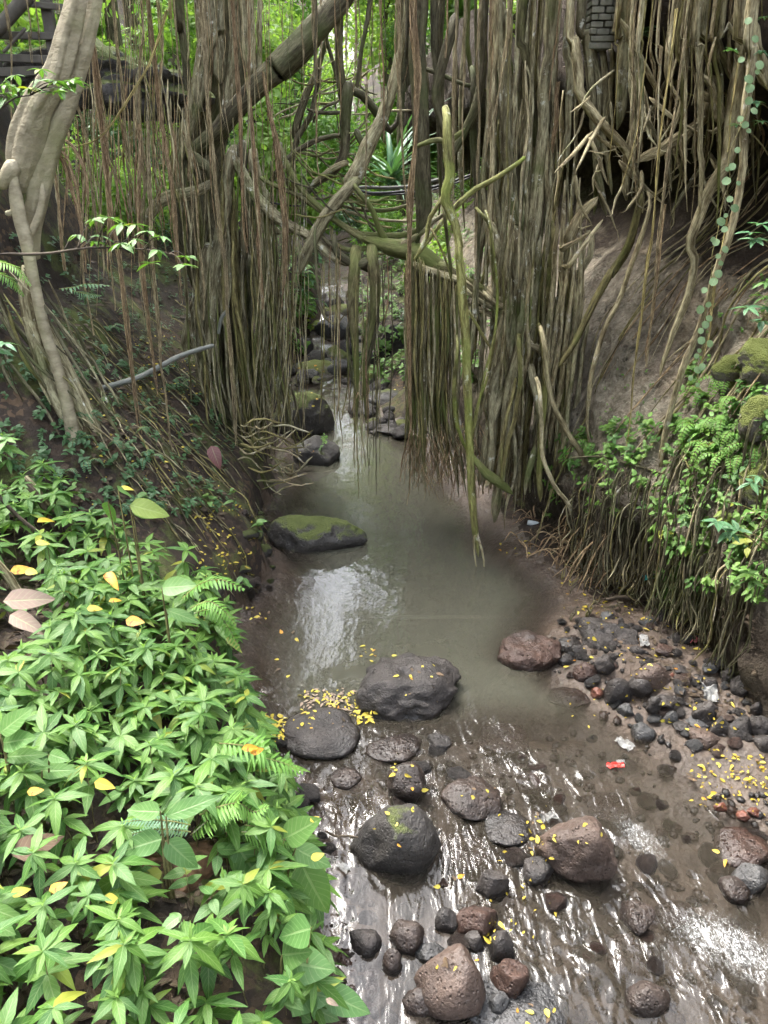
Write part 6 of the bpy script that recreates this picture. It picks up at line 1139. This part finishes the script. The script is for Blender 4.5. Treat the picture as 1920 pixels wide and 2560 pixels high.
for k, x, y, Y, L, m, lab in [('J', 160, 285, 2.5, .07, 'leaf_amber', 'yellow folded leaf on a whorled plant at the left edge'), ('J', 560, 225, 2.62, .10, 'leaf_yellow', 'large yellow leaf lying on a whorled plant'), ('J', 290, 870, 2.22, .075, 'leaf_amber', 'curled yellow leaf on a low whorled plant'), ('J', 60, 890, 2.2, .08, 'leaf_yellow', 'narrow yellow leaf at the left edge of the foreground'), ('J', 620, 900, 2.3, .08, 'leaf_yellow', 'lemon leaf beside the rust brown lump'),
        ('G', 630, 550, 4.25, .16, 'leaf_amber', 'big brown and orange leaf on top of the bank plants'), ('G', 645, 720, 3.95, .08, 'leaf_amber', 'orange leaf in the middle of the bank plants'), ('G', 745, 830, 3.75, .12, 'leaf_amber', 'curled amber leaf between the bank plants'), ('G', 515, 760, 3.9, .09, 'leaf_yellow', 'yellow leaf half hidden in the bank plants'), ('G', 60, 540, 4.2, .14, 'leaf_amber', 'large amber leaf at the left edge by the branch'), ('G', 150, 535, 4.2, .10, 'leaf_yellow', 'yellow leaf next to the large amber one'),
        ('G', 710, 50, 5.0, .10, 'leaf_yellow', 'yellow leaf on a broad leaf at the top of the bank'), ('G', 220, 250, 4.7, .14, 'leaf_yellow', 'dull yellow leaf on the upper bank soil'), ('G', 210, 370, 4.5, .09, 'leaf_yellow', 'bright yellow leaf on the upper bank'), ('K', 420, 680, 2.6, .07, 'leaf_yellow', 'yellow leaf stuck on an eaten leaf over the water'), ('K', 415, 455, 2.72, .05, 'leaf_yellow', 'yellow leaf on the tip of a broad leaf'), ('K', 10, 30, 2.85, .09, 'leaf_amber', 'upright amber leaf on the big fern'), ('K', 60, 55, 2.85, .08, 'leaf_amber', 'flat amber leaf on the big fern'), ('K', 510, 1510, 2.1, .06, 'leaf_pink', 'pale dry leaf on the large heart leaf'),
        ('G', 20, 720, 4.0, .3, 'leaf_pink', 'big pinkish dry leaf at the left edge'), ('G', 60, 800, 3.9, .26, 'leaf_pink', 'second big pinkish dry leaf at the left edge'), ('J', 70, 660, 2.35, .22, 'leaf_brown', 'large red brown dry leaf at the left edge')]:
    o = put('fallen_leaf', FL[m][rng.integers(0, 3)], None, at(*cpx(k, x, y), Y), frame(np.array((rng.uniform(.4, 1), rng.uniform(-.6, .6), -.1)), np.array((rng.uniform(-.2, .2), -.5, .85))), L); tag(o, lab, 'leaf')
pm = leaf_mesh('leaf_purple', W=.55, droop=.3, fold=.1, shape='ovate', n=8)
a, b = at(*cpx('D', 1250, 1220), 7.4), at(*cpx('D', 1300, 1340), 7.3); tag(put('purple_leaf', pm, None, a, frame(b-a, np.array((.3, -1, .4))), np.linalg.norm(b-a)*1.1), 'dark purple leaf hanging at the foot of the left root skirt', 'leaf')
# ------------------------------------------------------------------ litter
def crumple(name, k, x, y, s, mat, label, cat, asp=.7, amp=.22, n=14, lift=.01):
    h = hit(*cpx(k, x, y))
    if h is None: return
    u = np.linspace(-.5, .5, n); X, Y = np.meshgrid(u, u*asp); q = np.stack([X*3.2, Y*3.2, 0*X + nseed()], -1); ed = 1 + .25*vnoise(q*1.7, 3)
    V = np.stack([X*ed, Y*ed, amp*np.abs(fbm(q, 3, 8)) + .02], -1).reshape(-1, 3)*s
    o = put(name, mk_mesh(name, V, [gridq(n, n)], M[mat], False), None, h[0] + h[1]*lift, Vector(h[1]*.6 + np.array((0, 0, .5))).to_track_quat('Z', 'Y') @ Quaternion((0, 0, 1), rng.uniform(0, 6.28))); md = o.modifiers.new('thickness', 'SOLIDIFY'); md.thickness = .0015
    return tag(o, label, cat)
crumple('plastic_bag', 'I', 1300, 1040, .2, 'plastic_w', 'crumpled white plastic bag draped over a black stone', 'plastic bag', .6, .3)
crumple('wrapper', 'I', 755, 1462, .11, 'plastic_r', 'red wrapper with a white end caught in the riffle', 'wrapper', .4, .25)
crumple('wrapper', 'I', 785, 1440, .06, 'plastic_w', 'white torn end beside the red wrapper', 'wrapper', .5, .25)
crumple('plastic_bag', 'I', 925, 720, .14, 'plastic_w', 'dirty white rag on the gravel bar', 'rag', .5, .2)
crumple('plastic_bag', 'I', 1035, 380, .12, 'plastic_w', 'white plastic scrap at the foot of the roots', 'plastic scrap', .7, .3)
crumple('plastic_bag', 'I', 1050, 390, .10, 'plastic_k', 'black scrap on the white plastic at the roots', 'plastic scrap', .4, .3)
crumple('plastic_bag', 'I', 965, 335, .13, 'plastic_t', 'teal plastic scrap under the roots', 'plastic scrap', .4, .2)
crumple('wrapper', 'I', 1215, 718, .12, 'plastic_p', 'faded pink wrapper under the root fringe', 'wrapper', .6, .25)
crumple('plastic_bag', 'L', 360, 455, .11, 'plastic_w', 'clear plastic film snagged behind the brown porous boulder', 'plastic film', .6, .35)
crumple('plastic_bag', 'I', 805, 1335, .13, 'plastic_w', 'pale plastic scrap half under the shallow water', 'plastic scrap', .6, .2)
0 and crumple('wrapper', 'I', 1205, 1090, .09, 'plastic_w', 'pale strip hanging in front of the plastic bag', 'wrapper', .35, .2)
crumple('wrapper', 'K', 615, 740, .08, 'plastic_w', 'pale scrap stuck left of the big round boulder', 'wrapper', .6, .15)
0 and crumple('wrapper', 'L', 200, 830, .07, 'plastic_w', 'white scrap below the brown porous boulder', 'wrapper', .4, .2)
h = hit(*cpx('I', 232, 28)); mb = MB(); tube(mb, np.array([(0, 0, 0), (.02, 0, 0), (.10, 0, 0), (.15, 0, 0), (.17, 0, 0), (.19, 0, 0)]), [.028, .032, .032, .026, .013, .013], 12); bo = thing('plastic_bottle', 'small crushed pale plastic bottle at the foot of the right fig', 'bottle', h[0] + np.array((0, 0, .03))); bo.rotation_euler = (0, .1, -.25); put('body', mb.mesh('body', M['bottle']), bo); mb = MB(); tube(mb, np.array([(.188, 0, 0), (.205, 0, 0)]), .016, 12); put('cap', mb.mesh('cap', M['plastic_w']), bo)
lp = at(*cpx('J', 960, 830), 2.62); o = put('boulder', rock_mesh(77, (.30, .25, .22), 5, .5, .14, M['terra'], 'boulder'), None, lp + np.array((0, .15, -.12))); tag(o, 'rust brown rough lump half hidden by the broad leaves', 'rock')
# ------------------------------------------------------------------ jungle behind
def clump_mesh(seed, mat, n=1300, size=.085, lobes=9, W=.5):
    g = np.random.default_rng(seed); c = g.normal(size=(lobes, 3)); c /= np.linalg.norm(c, axis=1)[:, None]; c *= g.uniform(.35, .8, (lobes, 1)); r = g.uniform(.28, .5, lobes)
    k = g.integers(0, lobes, n); d = g.normal(size=(n, 3)); d /= np.linalg.norm(d, axis=1)[:, None]; P = c[k] + d*(r[k]*g.uniform(.55, 1.05, n)**.6)[:, None]
    X = g.normal(size=(n, 3)) + d*.6 - np.array((0, 0, .5)); X /= np.linalg.norm(X, axis=1)[:, None]; up = d + np.array((0, 0, .9)) + g.normal(size=(n, 3))*.5; Zv = up - X*(up*X).sum(1)[:, None]; Zv /= np.linalg.norm(Zv, axis=1)[:, None]; Yv = np.cross(Zv, X)
    s = (size*g.uniform(.6, 1.4, n))[:, None]; V = np.stack([P, P + X*s*.45 + Yv*s*W*.5 - Zv*s*.04, P + X*s - Zv*s*.15, P + X*s*.45 - Yv*s*W*.5 - Zv*s*.04], 1).reshape(-1, 3)
    Q = np.arange(4*n).reshape(-1, 4); return mk_mesh('foliage', V, [Q], M[mat], False, uv=np.tile(np.array([(0, .5), (.5, 0), (1, .5), (.5, 1)]), (n, 1)))
CLM = {m: [clump_mesh(40+i+10*j, m, 1500, sz) for i, sz in enumerate((.10, .13, .08))] for j, m in enumerate(('bg_light', 'bg_mid', 'bg_dark'))}
def clump(T, p, r, m, name='foliage'): return put(name, CLM[m][rng.integers(0, 3)], T, p, (rng.uniform(-.4, .4), rng.uniform(-.4, .4), rng.uniform(0, 6.28)), (r*rng.uniform(.9, 1.3), r*rng.uniform(.9, 1.3), r*rng.uniform(.7, 1.1)))
COLN = dict(bg_light='light green', bg_mid='mid green', bg_dark='dark green')
def bg_tree(x, y, H, R, m, label, group='trees behind the root bridge', nc=7, low=.35):
    z = gz1(x, y); T = thing('jungle_tree', label, 'tree', (x, y, z), group); mb = MB(); top = np.array((rng.uniform(-.6, .6), rng.uniform(-.6, .6), H*.85)); P = spline(np.array([(0, 0, -.4), (rng.uniform(-.3, .3), 0, H*.3), (rng.uniform(-.4, .4), rng.uniform(-.3, .3), H*.6), top]), 16)
    tube(mb, P, np.linspace(.16, .05, 16)*H/9, 8, lump=.1, seed=nseed()); put('trunk', mb.mesh('trunk', M['bark_dark']), T)
    for i in range(nc): a = rng.uniform(0, 6.28); rr = R*rng.uniform(.2, .8); clump(T, (rr*math.cos(a), rr*math.sin(a), H*rng.uniform(low, 1.0)), R*rng.uniform(.5, .8), m if rng.random() < .75 else 'bg_mid', 'crown')
    return T
def shrub(x, y, r, m, label, group):
    z = gz1(x, y); T = thing('shrub', label, 'shrub', (x, y, z), group); clump(T, (0, 0, r*.75), r, m); clump(T, (r*rng.uniform(-.7, .7), rng.uniform(-.3, .3)*r, r*1.2), r*.7, m)
for x, y, H, R, m in [(-2.6, 16, 5, 1.6, 'bg_light'), (2.4, 19, 7.5, 2.0, 'bg_mid'), (.4, 27, 9, 2.6, 'bg_light'), (3.4, 17, 8, 2.2, 'bg_dark'), (2.6, 23, 10, 2.6, 'bg_mid'), (-5.4, 21, 7, 2.0, 'bg_mid'), (-6, 17, 10, 2.4, 'bg_light'), (5.5, 21, 11, 2.6, 'bg_light'), (-7.5, 25, 13, 3, 'bg_dark'), (7.5, 27, 13, 3, 'bg_mid'), (0, 31, 9, 3, 'bg_mid'), (-5.6, 31, 8, 3, 'bg_light'), (3.6, 31, 11, 3, 'bg_light'), (6.2, 14.5, 10, 2.4, 'bg_mid'), (-8.5, 13.5, 11, 2.6, 'bg_light'), (-6.5, 12.2, 9, 2.0, 'bg_mid')]:
    bg_tree(x, y, H, R, m, f'{COLN[m]} jungle tree behind the roots', f'{COLN[m]} trees in the background', low=.55 if abs(x+.3) < 2 else .2)
for x, y, H, R, m in [(.6, 24, 15, 2.6, 'bg_mid'), (2.4, 26, 18, 3, 'bg_mid'), (4.6, 25, 19, 3, 'bg_dark'), (-7.4, 27, 17, 3, 'bg_mid')]: bg_tree(x, y, H, R, m, f'tall {COLN[m]} tree far behind the root bridge', f'tall {COLN[m]} trees far behind', nc=9, low=.55)
for x, y, H, R, m in [(-8.5, 3, 8, 2.4, 'bg_mid'), (9, 2, 8, 2.4, 'bg_mid')]: bg_tree(x, y, H, R, m, 'unseen jungle tree added beside the viewpoint to cut side light', 'unseen trees added to cut side light', nc=8, low=.4)  # out of view: added so that less sky light enters from the sides
bg_tree(-4.9, 19.5, 12, 1.0, 'bg_mid', 'slender tree standing above the left slope behind the roots', None, nc=4, low=.7)
for i in range(16):
    x, y = -8 + 16*((i*.618) % 1), rng.uniform(25, 38); m = rng.choice(['bg_light', 'bg_mid']); shrub(x, y, rng.uniform(1.6, 2.6), m, f'large {COLN[m]} bush on the far hillside', f'large {COLN[m]} bushes on the far hillside')
n = 0
while n < 95:
    y = rng.uniform(11.5, 29); s = rng.choice([-1, 1]); d = rng.uniform(.5 if y > 20 else 1.3, 7); x = (xl(y) - d) if s < 0 else (xr(y) + d + (.5 if y < 14 else 0)); px, py = proj((x, y, gz1(x, y) + .5))
    if not (-100 < px < 2020): continue
    if 11.2 < y < 13 and s > 0 and d < 1.2: continue
    m = rng.choice(['bg_light', 'bg_mid', 'bg_dark'], p=[.36, .36, .28]); side = 'left' if s < 0 else 'right'
    shrub(x, y, rng.uniform(.4, .95), m, f'{COLN[m]} shrub on the {side} slope beyond the root bridge', f'{COLN[m]} shrubs, {side} slope'); n += 1
# foliage crowns of the two figs, above the picture
for T, spots in [(TL, [(-4.6, 9.8, 8.2), (-3.8, 9.2, 8.9), (-5.2, 7.8, 8.0), (-3.6, 11.2, 9.6), (-5.8, 9.5, 7.6)]), (TR, [(4.6, 9.8, 9.0), (4.0, 11.2, 9.6), (5.6, 10, 8.8)])]:
    for p in spots: clump(T, np.array(p) - np.array(T.location), rng.uniform(.9, 1.2), 'bg_mid', 'crown')
for T, spots in [(TL, [(-2.4, 9.6, 10.2)]), (TR, [(2.6, 9.4, 10.0)])]:
    for p in spots: clump(T, np.array(p) - np.array(T.location), rng.uniform(.8, 1.1), 'bg_mid', 'crown')
# leafy things seen through the roots
for k, x, y, Y, r, m, lab in [('B', 540, 440, 10.5, .5, 'bg_light', 'bright light green shrub behind the diagonal limb'), ('A', 760, 520, 10.6, .4, 'bg_light', 'bright shrub on the dark ledge at the left'), ('A', 880, 640, 10.4, .4, 'bg_light', 'yellow green shrub below the ledge shrub'), ('C', 290, 60, 11, .5, 'bg_light', 'glowing green shrub between the right columns'), ('C', 300, 200, 11.2, .5, 'bg_light', 'second glowing shrub between the right columns'), ('B', 500, 740, 10, .4, 'bg_mid', 'leafy tuft inside the root lattice'), ('E', 1180, 200, 10.5, .5, 'bg_light', 'light shrub behind the root curtain')]:
    p = at(*cpx(k, x, y), Y); T = thing('shrub', lab, 'shrub', p); clump(T, (0, 0, 0), r, m)
# pandanus
pp = at(*cpx('B', 900, 1000), 13.0); T = thing('pandanus', 'clump of long arching strap leaves behind the root bridge', 'plant', pp - np.array((0, 0, .3))); ST2 = [leaf_mesh('leaf_blue', W=.05, droop=d, fold=.25, shape='strap', n=10) for d in (.5, .9, .3)]
for i in range(46): e = rng.uniform(.15, 1.35); put('leaf', ST2[rng.integers(0, 3)], T, (rng.uniform(-.06, .06), rng.uniform(-.06, .06), rng.uniform(0, .3)), (rng.uniform(-.2, .2), -e, rng.uniform(0, 6.28)), rng.uniform(.9, 1.5))
# ------------------------------------------------------------------ labels: tell look-alikes apart by their place
bpy.context.view_layer.update()
ORD = ['zeroth', 'first', 'second', 'third', 'fourth', 'fifth', 'sixth', 'seventh', 'eighth', 'ninth', 'tenth', 'eleventh', 'twelfth', 'thirteenth', 'fourteenth', 'fifteenth', 'sixteenth', 'seventeenth', 'eighteenth', 'nineteenth', 'twentieth'] + ['next'] * 40
byl = {}
for o in bpy.data.objects:
    if o.parent is None and 'label' in o.keys() and 'category' in o.keys(): byl.setdefault(o['label'], []).append(o)
for lab, os_ in byl.items():
    if len(os_) < 2: o = os_[0]; o['label'] = ' '.join(lab.split()[:16]); continue
    P = {o: proj(np.array(o.matrix_world.translation)) for o in os_}
    rows = max(1, math.ceil(math.sqrt(len(os_)/2.2))) if len(os_) > 6 else 1; srt = sorted(os_, key=lambda o: -P[o][1]); k = math.ceil(len(srt)/rows)
    for r in range(rows):
        for i, o in enumerate(sorted(srt[r*k:(r+1)*k], key=lambda o: P[o][0])):
            t = f', {ORD[i+1]} from left' + (f' in {ORD[r+1]} row' if rows > 1 else '')
            o['label'] = ' '.join(lab.split()[:16 - len(t.split()) + 1]) + t
